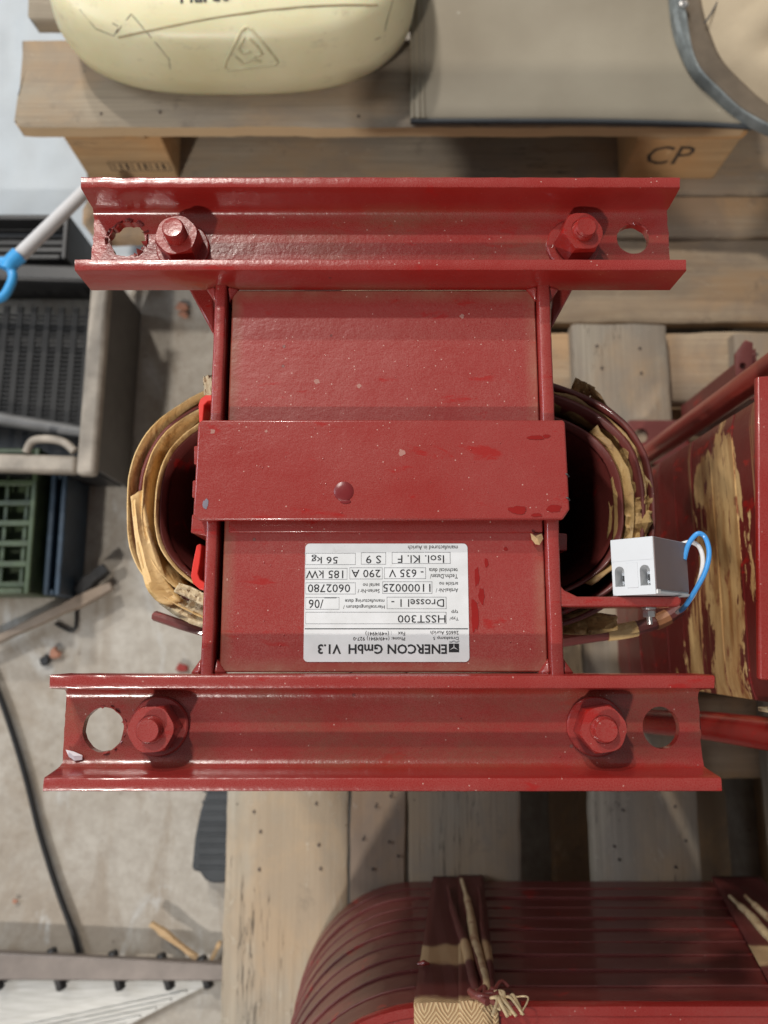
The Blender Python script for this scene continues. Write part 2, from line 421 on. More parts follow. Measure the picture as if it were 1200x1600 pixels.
ZB = H - 1.02
palB = thing("pallet", (.3, .45, 0), "brown pallet with crosswise boards lying under the block feet of the marked pallet", "pallet", "wooden pallets")
def yb(py, h=1.02): return P(600, py, h).y
xl = P(128, 320, 1.02).x
board(palB, "deck_board", xl, 1.0, yb(302), yb(196), ZB, T, WOOD_GREY, 'x', 21, .02)
board(palB, "deck_board", xl + .006, 1.0, yb(371), yb(305), ZB - .002, T, WOOD_WARM, 'x', 22, .03)
board(palB, "deck_board", -.06, 1.0, yb(503), yb(374), ZB, T, WOOD_WARM, 'x', 23)
board(palB, "deck_board", -.06, 1.0, yb(603), yb(553), ZB - .004, T, WOOD_WARM, 'x', 24)
board(palB, "deck_board", xl, 1.0, yb(60), yb(150), ZB, T, WOOD_GREY, 'x', 25)
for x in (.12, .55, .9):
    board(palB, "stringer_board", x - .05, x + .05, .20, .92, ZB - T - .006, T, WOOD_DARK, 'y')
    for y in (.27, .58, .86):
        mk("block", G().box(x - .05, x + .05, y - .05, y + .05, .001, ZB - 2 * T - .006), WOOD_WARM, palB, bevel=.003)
mk("block", G().box(xl + .03, xl + .13, .68, .78, .001, ZB - T - .002), WOOD_WARM, palB, bevel=.003)

ZC = H - .876
palC = thing("pallet", (0, .9, ZB), "chipped wooden pallet with lettered end block carrying the yellow can and grey mat", "pallet", "wooden pallets")
yc = P(600, 196, .876).y
xc0 = P(22, 150, .876).x; xc1 = P(1166, 190, .876).x
ybk = P(60, 60, .876).y
board(palC, "deck_board", xc0 - .006, xc1, yc, ybk, ZC, T, WOOD_SAWN, 'x', 31, .03)
board(palC, "deck_board", P(42, 20, .876).x, xc1, P(60, 29, .876).y, P(60, 29, .876).y + .10, ZC - .002, T, WOOD_GREY, 'x', 32, .01)
board(palC, "deck_board", xc0 + .01, xc1, P(60, 29, .876).y + .12, P(60, 29, .876).y + .24, ZC, T, WOOD_GREY, 'x', 33)
for (pa, pb, txt) in ((94, 222, 0), (1002, 1166, 1)):
    xa = P(pa, 222, .905).x; xb = P(pb, 222, .905).x
    board(palC, "stringer_board", xa, xb, yc + .010, yc + .55, ZC - T - .001, .020, WOOD_END, 'y', ragged=.0)
    blk = mk("block", G().box(xa + (.006 if txt else -.006), xb + (.006 if txt else .018), yc + .018, yc + .11, ZB + .001, ZC - T - .022), WOOD_END, palC, bevel=.003)
    if txt: blockR = (xa + .006, xb + .006, yc + .018)
    else: blockL = (xa - .006, xb + .018, yc + .018)
nails(palC, [(P(x, y, .876).x, P(x, y, .876).y, ZC + .001) for x, y in ((150, 80), (158, 178), (250, 176), (1010, 172), (1120, 180), (560, 182))])

# ------------------------------------------------------------------ text
def text_mesh(s, bold=0.0):
    c = bpy.data.curves.new("t", 'FONT'); c.body = s; c.offset = bold; c.resolution_u = 2; c.size = 1
    o = bpy.data.objects.new("t", c); col.objects.link(o)
    dg = bpy.context.evaluated_depsgraph_get(); dg.update()
    me = bpy.data.meshes.new_from_object(o.evaluated_get(dg))
    vs = [Vector(v.co) for v in me.vertices]; fs = [tuple(p.vertices) for p in me.polygons]
    bpy.data.objects.remove(o); bpy.data.curves.remove(c); bpy.data.meshes.remove(me)
    x0 = min(v.x for v in vs); x1 = max(v.x for v in vs); y0 = min(v.y for v in vs); y1 = max(v.y for v in vs)
    return [Vector(((v.x - x0) / (x1 - x0), (v.y - y0) / max(1e-6, y1 - y0), 0)) for v in vs], fs

def text_on(name, s, parent, mat, o, ux, uy, bold=0.0, lift=None):
    """flat print: lower-left corner o, width vector ux, height vector uy"""
    vs, fs = text_mesh(s, bold); n = ux.cross(uy).normalized() * .0003
    g = G().add([o + ux * v.x + uy * v.y + n for v in vs], fs)
    return mk(name, g, mat, parent, recalc=False)
# lettering burnt into the blocks
x0, x1, y0 = blockR
STAMP = simple("burnt_stamp", (.06, .045, .035), .8)
zb0 = ZB; hz = ZC - T - .022 - ZB
text_on("stamp_lettering", "CP", palC, STAMP, Vector((x0 + .022, y0 - .0004, zb0 + hz * .38)), Vector((.062, 0, 0)), Vector((0, 0, hz * .40)), .0)
x0, x1, y0 = blockL
g = G(); fy = y0 - .0005; zc_ = zb0 + hz * .22
for (a_, b_, c_, d_) in [(.040, .125, 0, .0012), (.040, .125, .020, .0212), (.040, .0412, 0, .021), (.1238, .125, 0, .021)] + [(.046 + .0085 * k, .0475 + .0085 * k + (k % 3) * .0012, .004, .017) for k in range(9)]:
    g.add([(x0 + a_, fy, zc_ + c_), (x0 + b_, fy, zc_ + c_), (x0 + b_, fy, zc_ + d_), (x0 + a_, fy, zc_ + d_)], [(0, 1, 2, 3)])
mk("stamp_mark", g, STAMP, palC, recalc=False)

# ------------------------------------------------------------------ the choke (main object)
choke = thing("choke", (0, .10, ZA), "red iron core choke with white nameplate and two open channel rails on top", "choke", "red chokes on the pallet")
HR, HW = .465, .491            # rim and web depth under the camera
ZR, ZW = H - HR, H - HW
def channel(cx, y0, y1, L, seed, cutters):
    W = y1 - y0; d = ZR - ZW; b = -d - .006; t = .0078; tr = .0098
    pr = [(0, b + .003), (0, -.0013), (.0004, -.0004), (.0013, 0), (t - .0013, 0), (t - .0004, -.0004), (t, -.0014)]
    pr += [(t + (tr - t) * k / 3, -.0014 - (d - .0014 - .005) * k / 3) for k in (1, 2, 3)]
    for k in (1, 2, 3): a = math.pi / 2 * k / 3; pr.append((tr + .0055 * (1 - math.cos(a)), -d + .005 * (1 - math.sin(a))))
    half = pr; nweb = 10; x_in = half[-1][0]
    web = [(x_in + (W - 2 * x_in) * k / nweb, -d) for k in range(1, nweb)]
    prof = half + web + [(W - y, z) for y, z in half[::-1]] + [(W - .003, b), (.003, b)]
    nx = 110; rings = []
    for i in range(nx + 1):
        x = -L / 2 + L * i / nx; ring = []
        for j, (y, z) in enumerate(prof):
            xx = x; end = min(i, nx - i)
            if end == 0:
                xx += mn.noise(Vector((y * 260, z * 120, seed + (0 if i == 0 else 7)))) * .0011
            amp = .00016 + (.0004 if x < -L * .38 else 0)
            n1 = mn.noise(Vector((xx * 120, y * 170, seed))) * amp
            n2 = mn.noise(Vector((xx * 8, y * 20, seed + 4))) * .00012
            rim = 1.0 if z > -.004 else .35
            ring.append(Vector((cx + xx, y0 + y + (n1 + n2) * rim, ZR + z + (n1 + n2) * rim)))
        rings.append(ring)
    o = mk("channel_rail", G().loft(rings), RED_CH, choke, ang=32)
    cut(o, cutters)
    return o
def hole(px, py, rx, ry, seed, rough, nseg=40):
    c = P(px, py, HW); k = HW / FPX; r = random.Random(seed); pts = []
    for i in range(nseg):
        a = 2 * math.pi * i / nseg
        q = 1 + rough * (mn.noise(Vector((math.cos(a) * 3, math.sin(a) * 3, seed))) + .6 * mn.noise(Vector((math.cos(a) * 9, math.sin(a) * 9, seed))))
        pts.append((c.x + rx * k * q * math.cos(a), c.y + ry * k * q * math.sin(a)))
    return G().prism(pts, ZW - .02, ZW + .01)
yU0, yU1 = P(600, 422, HR).y, P(600, 276, HR).y
yL0, yL1 = P(600, 1237, HR).y, P(600, 1055, HR).y
xU = (P(117, 415, HR).x + P(1072, 415, HR).x) / 2; LU = P(1072, 415, HR).x - P(117, 415, HR).x
xL = (P(67, 1228, HR).x + P(1128, 1228, HR).x) / 2; LL = P(1128, 1228, HR).x - P(67, 1228, HR).x
chU = channel(xU, yU0, yU1, LU, 1.3, [hole(199, 374, 30, 31, 3, .16), hole(989, 373, 27, 27, 5, .03)])
chL = channel(xL, yL0, yL1, LL, 5.1, [hole(161, 1140, 31, 33, 8, .04), hole(1033, 1137, 28, 31, 9, .0)])

# torn skins of paint round the bored holes
def torn(px, py, r, a0, a1, n, seed, size=.004):
    c = P(px, py, HW); k = HW / FPX; rr = random.Random(seed); g = G()
    for i in range(n):
        a = math.radians(a0 + (a1 - a0) * (i + rr.uniform(-.3, .3)) / n); w = rr.uniform(.06, .16)
        ln = rr.uniform(.4, 1.3) * size; up = rr.uniform(.1, 1.0) * size
        R = r * k
        p0 = Vector((c.x + R * math.cos(a - w), c.y + R * math.sin(a - w), ZW + .0002)); p1 = Vector((c.x + R * math.cos(a + w), c.y + R * math.sin(a + w), ZW + .0002))
        Ro = R + ln * .6
        q0 = Vector((c.x + Ro * math.cos(a - w * 1.1), c.y + Ro * math.sin(a - w * 1.1), ZW + .0004)); q1 = Vector((c.x + Ro * math.cos(a + w * 1.1), c.y + Ro * math.sin(a + w * 1.1), ZW + .0004))
        s = -1 if rr.random() < .5 else .6
        t = Vector((c.x + (R + s * ln * .6) * math.cos(a), c.y + (R + s * ln * .6) * math.sin(a), ZW + up))
        g.add([p0, p1, q1, q0, t], [(0, 1, 4), (1, 2, 4), (2, 3, 4), (3, 0, 4), (0, 3, 2, 1)])
    mk("torn_paint", g, RED_IN if seed == 3 else RED, choke, bevel=0)
torn(199, 374, 32, 10, 200, 11, 3, .0034)
torn(199, 374, 31, -60, 10, 5, 4, .0030)
torn(161, 1140, 33, -80, 110, 9, 5, .0020)
torn(989, 373, 27, 20, 120, 7, 6, .0018)

# bolts
def hexbolt(px, py, rot, stud_h, lean=(0, 0), parent=None, name="hex_nut"):
    zt = ZW + .003; ht = .0165
    c = P(px, py, H - (zt + ht)); c.z = ZW
    R = .0151; M = Matrix.Rotation(rot, 4, 'Z')
    Ml = Matrix.Rotation(lean[0], 4, 'X') @ Matrix.Rotation(lean[1], 4, 'Y')
    def hexring(r, z):
        out = []
        for i in range(36):
            a = 2 * math.pi * i / 36; s = ((a % (math.pi / 3)) - math.pi / 6)
            hr = R * math.cos(math.pi / 6) / math.cos(s)
            q = min(hr, r) ; out.append(c + Ml @ (M @ Vector((q * math.cos(a), q * math.sin(a), z))))
        return out
    g = G().loft([hexring(R * .94, .003), hexring(R * 1.0, .0042), hexring(R, .0165), hexring(R * .955, .0182), hexring(R * .90, .0190), hexring(R * .56, .0190), hexring(R * .54, .0186)])
    nut = mk(name, g, RED, choke, ang=28)
    g = G(); seg = 36
    g.loft([[c + Vector((r * (1 + .02 * mn.noise(Vector((math.cos(6.283 * k / seg) * 3, math.sin(6.283 * k / seg) * 3, px)))) * math.cos(2 * math.pi * k / seg), r * math.sin(2 * math.pi * k / seg), z)) for k in range(seg)] for r, z in ((.0182, -.0005), (.0180, .0022), (.0172, .0030))])
    mk("washer", g, RED, nut, ang=40)
    rs = .0074; prof = [(rs, .018)]
    z = .0186
    while z < .019 + stud_h - .003: prof += [(rs, z), (rs - .0006, z + .0010)]; z += .0020
    prof += [(rs * .99, .019 + stud_h - .0015), (rs * .86, .019 + stud_h), (rs * .6, .019 + stud_h - .0002)]
    g = G().rev(c, prof, 28, Ml); mk("stud", g, RED, nut, ang=50)
    return c
hexbolt(275, 366, .25, .0095, (.0, -.0))
hexbolt(905, 362, .1, .0055, (-.06, .16))
hexbolt(235, 1140, .05, .0065)
hexbolt(944, 1140, .18, .0060)

# side rails, yoke panels, cover strap
def yz(py, h): return P(600, py, h).y
yi0, yi1 = yL1, yU0
HP = .4925; ZP = H - HP
for k, (x0, x1) in enumerate(((-.1138, -.1062), (.1036, .1118))):
    g = G(); n = 40; rings = []
    for i in range(n + 1):
        y = yi0 + (yi1 - yi0) * i / n; q = mn.noise(Vector((y * 60, k * 5, 0))) * .0003
        rr = .0013
        zt = ZP + .0065
        pts = [(x0, ZP - .05), (x0, zt - rr), (x0 + rr * .3, zt - rr * .3), (x0 + rr, zt), (x1 - rr, zt + .0002), (x1 - rr * .3, zt - rr * .3), (x1, zt - rr), (x1, ZP - .05)]
        rings.append([Vector((a + q, y, b + q)) for a, b in pts])
    mk("side_rail", g.loft(rings), RED, choke, ang=50)
def panel(x0, x1, y0, y1, zt, th=.010, name="yoke_panel"):
    g = G().box(x0, x1, y0, y1, zt - th, zt); return mk(name, g, RED_PAN, choke, bevel=.0012)
ys0, ys1 = yz(813, .478), yz(656, .478)
panel(-.1035, .1030, ys1 - .01, yi1 - .0005, ZP)
panel(-.1035, .1030, yi0 + .0005, ys0 + .01, ZP)
# lip under the strap
mk("lip_strip", G().box(-.1000, .1022, yz(832, .490), ys0 + .012, ZP - .004, ZP + .0022), RED, choke, bevel=.0008)
mk("lip_strip", G().box(-.1000, .1022, ys1 - .008, ys1 + .0022, ZP - .004, ZP + .0018), RED, choke, bevel=.0008)
# laminated yoke under the panels
g = G()
for k in range(14):
    z = ZP - .012 - k * .004
    g.box(-.1055, .1030, yi0 + .004 + (k % 2) * .0005, yi1 - .004, z - .0036, z)
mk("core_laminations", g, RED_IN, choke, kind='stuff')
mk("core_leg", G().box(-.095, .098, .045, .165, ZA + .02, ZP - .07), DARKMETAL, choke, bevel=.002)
mk("core_base", G().box(-.15, .15, .03, .17, ZA + .001, ZA + .04), RED_DK, choke, bevel=.002)
# feet plates of the choke, hidden by it from above
for s in (-1, 1):
    mk("core_leg", G().box(s * .07 - .022, s * .07 + .022, -.03, .27, ZA + .001, ZA + .02), RED_DK, choke, bevel=.002)
ZS = H - .478
def strap_outline():
    xl_, xr_ = -.1195, .1165
    return [(xl_ + .002, ys1), (xr_ - .001, ys1), (xr_, ys1 - .002), (xr_ + .0006, ys0 + .007), (xr_ - .004, ys0 + .0005), (xl_ + .003, ys0), (xl_ - .0008, ys0 + .003), (xl_, ys1 - .003)]
g = G().prism(strap_outline(), ZS - .0045, ZS)
strap = mk("cover_strap", g, RED, choke, bevel=.0012, seg=3)
mk("strap_web", G().box(-.1185, -.1145, ys0 + .002, ys1 - .002, ZS - .030, ZS - .0045), RED, choke, bevel=.0008)
mk("strap_web", G().box(.1125, .1160, ys0 + .004, ys1 - .002, ZS - .030, ZS - .0045), RED, choke, bevel=.0008)
for px, py in ((884, 741), (885, 778)):
    c = P(px, py, .478); g = G().tube([c + Vector((-.002, .0016, -.002)), c + Vector((.001, -.0003, .0003)), c + Vector((.0022, -.0014, -.001))], .0006, 6); mk("clip", g, DARKMETAL, choke)

# blister and scars on the strap
c = P(537, 768, .478)
g = G().rev(c, [(.0066, -.0006), (.0062, .0003), (.005, .0008), (.003, .0011), (.0005, .0012)], 28)
mk("paint_blister", g, simple("wet_red_paint", (.16, .014, .016), .3, var=.2), choke)
c = P(540, 784, .478); mk("paint_run", G().rev(c, [(.0030, -.001), (.0022, .0005), (.0004, .0007)], 14, Matrix.Diagonal((1.4, .5, 1, 1))), bpy.data.materials["wet_red_paint"], choke)
def blob(g, px, py, h, rx, ry, seed, t=.0003):
    c = P(px, py, h); n = 30; k = h / FPX; pts = []
    for i in range(n):
        a = 2 * math.pi * i / n; q = 1 + .45 * mn.noise(Vector((math.cos(a) * 1.4, math.sin(a) * 1.4, seed))) + .15 * mn.noise(Vector((math.cos(a) * 6, math.sin(a) * 6, seed)))
        pts.append((c.x + rx * k * q * math.cos(a), c.y + ry * k * q * math.sin(a)))
    g.prism(pts, c.z - .0006, c.z + t)
FRESH = simple("fresh_gloss_red", (.24, .011, .009), .22, var=.15)
rr = random.Random(4)
for px, py, rx, ry in ((836, 684, 16, 5), (855, 682, 8, 4), (810, 797, 18, 9), (864, 795, 15, 9), (838, 805, 10, 4)):
    g = G(); blob(g, px, py, .478, rx * .8, ry * .7, px * .1, .0002 + px % 7 * .00004); mk("paint_run", g, FRESH, choke)
for px, py, rx, ry in ((745, 900, 4, 14), (752, 930, 5, 12), (742, 960, 6, 24), (760, 880, 3, 7), (790, 858, 3, 3)):
    g = G(); blob(g, px, py, HP, rx, ry, px * .13); mk("paint_run", g, FRESH, choke)
g = G(); DUSTSPOT = simple("dried_dust_spot", (.36, .17, .14), .8, var=.2)
for px, py, rr_, h in ((628, 707, 6, .478), (332, 674, 4, .478), (416, 674, 2.4, .478), (722, 494, 4, HP), (561, 603, 4, HP), (495, 596, 5, HP), (385, 624, 2, HP)):
    blob(g, px, py, h, rr_ * .9, rr_ * .9, px * .17, .00008)
mk("dust_spots", g, DUSTSPOT, choke, kind='stuff')
g = G(); blob(g, 321, 787, .478, 5, 8, 3.3, .0002)
mk("bare_metal_spot", g, simple("bare_metal", (.22, .20, .24), .4, .5), choke)
# many small paint nibs
g = G(); rr = random.Random(12)
for i in range(150):
    reg = rr.choice(((355, 830, 460, 650, HP), (350, 845, 836, 1045, HP), (315, 875, 662, 806, .478), (160, 1040, 335, 395, HW), (110, 1080, 1085, 1185, HW)))
    px, py = rr.uniform(reg[0], reg[1]), rr.uniform(reg[2], reg[3])
    if 468 < px < 742 and 845 < py < 1040: continue
    s_ = rr.uniform(.0003, .0007); c = P(px, py, reg[4])
    g.rev(c, [(s_, -.0002), (s_ * .8, s_ * .35), (s_ * .2, s_ * .55)], 7)
mk("paint_nibs", g, RED, choke, kind='stuff')

# welds where rails and channels meet
for (x, y) in ((-.110, yi1), (.1078, yi1), (-.110, yi0), (.1078, yi0)):
    sgn = 1 if y == yi1 else -1
    for sx in (-1, 1):
        g = G(); g.loft([[Vector((x + sx * .004, y + .0004 * sgn, ZP + .0055 - .02 * q)), Vector((x + sx * (.012 if q < 1 else .01), y + .0004 * sgn, ZP + .001 - .02 * q)), Vector((x + sx * .0045, y - sgn * .010, ZP + .001 - .02 * q))] for q in (0, 1)]); mk("weld_bead", g, RED, choke, bevel=.002, seg=3)
# diagonal braces under the upper channel
for pts in (((293, 448), (335, 448), (334, 524)), ((862, 448), (897, 448), (862, 512))):
    q = [P(x, y, .512) for x, y in pts]
    mk("brace_plate", G().prism([(v.x, v.y) for v in q], H - .535, H - .512), RED, choke, bevel=.002)

# ---- coil
CC = Vector((.0055, .102)); CA, CB = .1945, .1025; CN = 2.7
def cpt(t, inset, wob=0.0, seed=0.0):
    c_, s_ = math.cos(t), math.sin(t); e = 2 / CN
    ins = inset + wob * mn.noise(Vector((c_ * 2.2, s_ * 2.2, seed))) + wob * .5 * mn.noise(Vector((c_ * 7, s_ * 7, seed + 3)))
    return (CC.x + (CA - ins) * math.copysign(abs(c_) ** e, c_), CC.y + (CB - ins) * math.copysign(abs(s_) ** e, s_))
def shell(name, prof, mat, t0=0, t1=360, wob=0.0, zw=0.0, seed=0.0, thick=.0009, parent=None):
    """a wound sheet: prof = (inset, z) from its top edge down"""
    n = max(16, int((t1 - t0) / 3)); full = (t1 - t0) >= 360; rings = []
    for i in range(n if full else n + 1):
        t = math.radians(t0 + (t1 - t0) * i / n); ring = []
        for j, (ins, z) in enumerate(prof):
            k = 1.0 if j < len(prof) / 2 else .4
            x, y = cpt(t, ins, wob * k, seed)
            dz = zw * k * (mn.noise(Vector((math.cos(t) * 4, math.sin(t) * 4, seed + 9))) + .5 * mn.noise(Vector((math.cos(t) * 15, math.sin(t) * 15, seed + 5))))
            ring.append(Vector((x, y, z + dz)))
        rings.append(ring)
    return mk(name, G().loft(rings, cr=False, cp=full, caps=False), mat, parent or coil, solid=thick, ang=60)
ZT = H - .560
coil = mk("coil", G().loft([[Vector((*cpt(2 * math.pi * i / 90, ins), z)) for (ins, z) in ((.0035, ZT - .012), (.0035, ZA + .03), (.030, ZA + .03), (.028, ZT - .045), (.024, ZT - .020))] for i in range(90)], cr=False, cp=True, caps=False), RED_DK, choke, ang=60)
shell("winding_layer", [(.0070, ZT - .003), (.0075, ZT - .03), (.0085, ZT - .10)], RED_DK, 0, 360, .0004, .0008, 1, .0026)
shell("winding_layer", [(.0205, ZT - .010), (.0225, ZT - .04), (.026, ZT - .10), (.028, ZT - .20)], RED_DK, 0, 360, .0004, .0008, 2, .0016)
shell("insulation_sheet", [(.0000, ZT + .002), (.0012, ZT - .008), (.0030, ZT - .024), (.0034, ZT - .06)], PAPER, 97, 268, .0012, .0012, 3)
shell("insulation_sheet", [(.0100, ZT + .001), (.0112, ZT - .010), (.0136, ZT - .028), (.0142, ZT - .09)], PAPER, 92, 252, .0022, .0015, 4)
shell("insulation_sheet", [(.0186, ZT - .004), (.0194, ZT - .012), (.0200, ZT - .030), (.0205, ZT - .09)], PAPER, 95, 250, .0008, .0010, 6)
shell("winding_layer", [(-.0006, ZT - .001), (.0012, ZT - .004), (.0014, ZT - .08)], RED_DK, -88, 90, .0006, .001, 7, .0016)
shell("insulation_sheet", [(.0040, ZT - .004), (.0090, ZT - .020), (.0100, ZT - .05)], PAPER_SOAKED, -20, 58, .0045, .004, 8)
shell("insulation_sheet", [(.0150, ZT - .004), (.0190, ZT - .018), (.0210, ZT - .05)], PAPER_SOAKED, -40, 35, .0045, .004, 9)
shell("insulation_sheet", [(.0002, ZT - .006), (.0050, ZT - .022), (.0060, ZT - .05)], PAPER_SOAKED, -88, -30, .0030, .003, 12)
# crumpled sheet ends
def crumple(name, pts, h, mat, seed, amp=.006, thick=.0008, deep=.03):
    """a torn tongue of insulation; pts: two rails of seen spots"""
    a, b = pts; n = 14; m = 6; ra = spline([P(x, y, h) for x, y in a], 6); rb = spline([P(x, y, h) for x, y in b], 6)
    rings = []
    for i in range(n + 1):
        f = i / n; pa = ra[int(f * (len(ra) - 1))]; pb = rb[int(f * (len(rb) - 1))]; ring = []
        for j in range(m + 1):
            p = pa.lerp(pb, j / m)
            z = amp * mn.noise(Vector((f * 5, j * .7, seed))) + amp * .6 * mn.noise(Vector((f * 13, j * 2, seed))) - deep * (j / m) ** 1.2
            ring.append(p + Vector((0, 0, z)))
        rings.append(ring)
    return mk(name, G().loft(rings, cr=False, caps=False), mat, coil, solid=thick, ang=25)
crumple("insulation_flap", ([(204, 776), (212, 850), (232, 925), (262, 948)], [(220, 762), (232, 830), (258, 905), (283, 938)]), .556, PAPER, 1, .003, deep=.006)
crumple("insulation_flap", ([(248, 943), (275, 962), (300, 975), (330, 985)], [(285, 930), (300, 934), (318, 940), (332, 948)]), .560, PAPER_PALE, 2, .004, deep=.004)
crumple("insulation_flap", ([(272, 925), (292, 934), (312, 944), (332, 952)], [(276, 910), (296, 916), (315, 926), (332, 934)]), .553, PAPER_PALE, 3, .003, deep=.006)
crumple("insulation_flap", ([(318, 588), (330, 586), (338, 588)], [(318, 615), (328, 618), (338, 620)]), .548, PAPER_PALE, 4, .002, deep=.004)
crumple("insulation_flap", ([(920, 604), (955, 640), (990, 690), (1008, 740), (1018, 770)], [(936, 640), (965, 668), (975, 725), (985, 765), (998, 782)]), .566, PAPER_SOAKED, 5, .012, deep=.022)
crumple("insulation_flap", ([(1020, 772), (1019, 800), (1012, 836), (1002, 870)], [(988, 778), (982, 800), (984, 836), (978, 870)]), .562, PAPER_SOAKED, 6, .007, deep=.010)
crumple("insulation_flap", ([(952, 705), (962, 740), (972, 790), (972, 840)], [(957, 712), (960, 750), (958, 800), (956, 850)]), .575, PAPER_SOAKED, 7, .005, deep=.012)
crumple("insulation_flap", ([(900, 590), (916, 598), (930, 606)], [(895, 606), (912, 614), (922, 620)]), .566, PAPER_SOAKED, 8, .004, deep=.010)
crumple("insulation_flap", ([(880, 990), (920, 992), (965, 985)], [(880, 960), (925, 955), (975, 960)]), .575, PAPER_SOAKED, 9, .006, deep=.02)
# winding lead leaving to the right, wrapped in tape
ld = spline([P(878, 1000, .60), P(930, 992, .60), P(985, 984, .60), P(1030, 970, .60), P(1062, 952, .60)], 6)
mk("lead_bar", G().tube(ld, .0055, 10), RED_DK, coil)
ld2 = [p + Vector((0, 0, .001)) for p in ld[8:14]]
mk("lead_tape", G().tube(ld2, .0062, 10), PAPER, coil)
mk("lead_tape", G().tube([p + Vector((0, 0, .001)) for p in ld[17:21]], .0062, 10), simple("dull_brown_tape", (.42, .18, .08), .5), coil)
mk("lead_bar", G().tube(spline([P(335, 990, .6), P(290, 978, .6), P(242, 962, .61)], 6), .0040, 8), RED_DK, coil)

# ---- plastic spacers and toothed plate at the left
def outline_obj(name, pts, h, dz, mat, parent=choke, bevel=.0006):
    q = [P(x, y, h) for x, y in pts]
    return mk(name, G().prism([(v.x, v.y) for v in q], H - h - dz, H - h), mat, parent, bevel=bevel)
outline_obj("spacer_clip", [(311, 660), (310, 632), (313, 623), (321, 617), (334, 617), (334, 626), (325, 627), (319, 633), (318, 645), (317, 660)], .497, .02, SPACER)
outline_obj("spacer_clip", [(307, 852), (313, 849), (315, 854), (312, 880), (309, 896), (312, 905), (322, 912), (322, 923), (312, 921), (301, 911), (298, 900), (301, 880)], .500, .02, SPACER)
outline_obj("toothed_plate", [(320, 695), (303, 697), (303, 725), (310, 727), (310, 749), (301, 751), (300, 777), (308, 779), (308, 803), (300, 804), (298, 832), (322, 838), (326, 838), (326, 695)], .492, .05, RED)
outline_obj("toothed_plate", [(868, 832), (886, 834), (886, 860), (868, 860)], .53, .03, RED)

# ---- bracket, terminal block, wires
yb0, yb1 = P(950, 948, .487).y, P(950, 932, .487).y
g = G(); xa, xb = .1100, P(1066, 940, .487).x
pts = [(xa, yb0), (xb - .003, yb0), (xb - .0008, yb0 + .0012), (xb, yb0 + .0035), (xb - .0005, yb1 - .001), (xb - .002, yb1), (xa + .012, yb1), (xa + .004, yb1 + .004), (xa, yb1 + .009)]
mk("bracket_plate", G().prism(pts, H - .515, H - .487), RED, choke, bevel=.0015, seg=3)
# rotated box: corner at top, one face to the left, one to the right
tl, tr_, tc = Vector((-.0200, 0, -.0200)), Vector((.0320, 0, -.0340)), P(1025, 935, .470)
tc = Vector((tc.x, yb1 + .0006, H - .470)); wY = Vector((0, .0355, 0))
ex = -tl.normalized(); en = wY.normalized(); 
A = tl.length; B = tr_.length
eB = Vector((tl.z, 0, -tl.x)).normalized();
if eB.dot(tr_) < 0: eB = -eB
def tb(a, b, y): return tc + tl.normalized() * a + eB * b + Vector((0, y, 0))   # a along left face, b depth along the right face
def tbox(g, a0, a1, b0, b1, y0, y1):
    vs = [tb(a, b, y) for b in (b0, b1) for y in (y0, y1) for a in (a0, a1)]
    return g.add(vs, [(0, 2, 3, 1), (4, 5, 7, 6), (0, 1, 5, 4), (1, 3, 7, 5), (3, 2, 6, 7), (2, 0, 4, 6)])
HY = .0355
term = mk("terminal_block", tbox(G(), 0, A, 0, B, 0, HY), LTGREY, choke, ang=30)
def slot(ac, yc_, r, hgt):
    """arched wire entry, cut into the left face"""
    pts = [(ac - r, yc_), (ac + r, yc_)] + [(ac + r * math.cos(t), yc_ + hgt + r * math.sin(t)) for t in [math.pi * k / 10 for k in range(11)]]
    g = G(); n = len(pts)
    g.add([tb(a, -.004, y) for a, y in pts] + [tb(a, .010, y) for a, y in pts], [tuple(range(n)), tuple(range(n, 2 * n))] + [(i, (i + 1) % n, n + (i + 1) % n, n + i) for i in range(n)])
    return g
cut(term, [slot(A * .82, .0055, A * .115, .0095), slot(A * .22, .0055, A * .115, .0095)])
for ac in (A * .82, A * .22):
    mk("clamp_screw", tbox(G(), ac - A * .09, ac + A * .02, .0045, .0085, .007, .0145), STEEL, term)
    mk("clamp_cage", tbox(G(), ac - A * .06, ac - A * .01, .0030, .0045, .009, .0125), DARKMETAL, term)
mk("shaded_face_panel", tbox(G(), -.0006, -.00005, .0004, B - .0004, .0030, HY - .0004), simple("shaded_face_brown", (.20, .15, .14), .5, var=.05, bstr=.03), term)  # added panel on the grey block: its brown colour paints the right face's shade
mk("seam_strip", tbox(G(), -.0010, .0012, .005, B - .001, .0006, .0018), LTGREY, term)
mk("seam_strip", tbox(G(), -.0010, .0018, .0010, .0050, .0004, .0030), WHITEW, term)
mk("seam_strip", tbox(G(), A * .38, A * .64, -.0003, .001, .0045, .0200), LTGREY, term, bevel=.0001)
mk("seam_strip", tbox(G(), .0003, A, -.0002, .001, .0215, .0350), LTGREY, term)
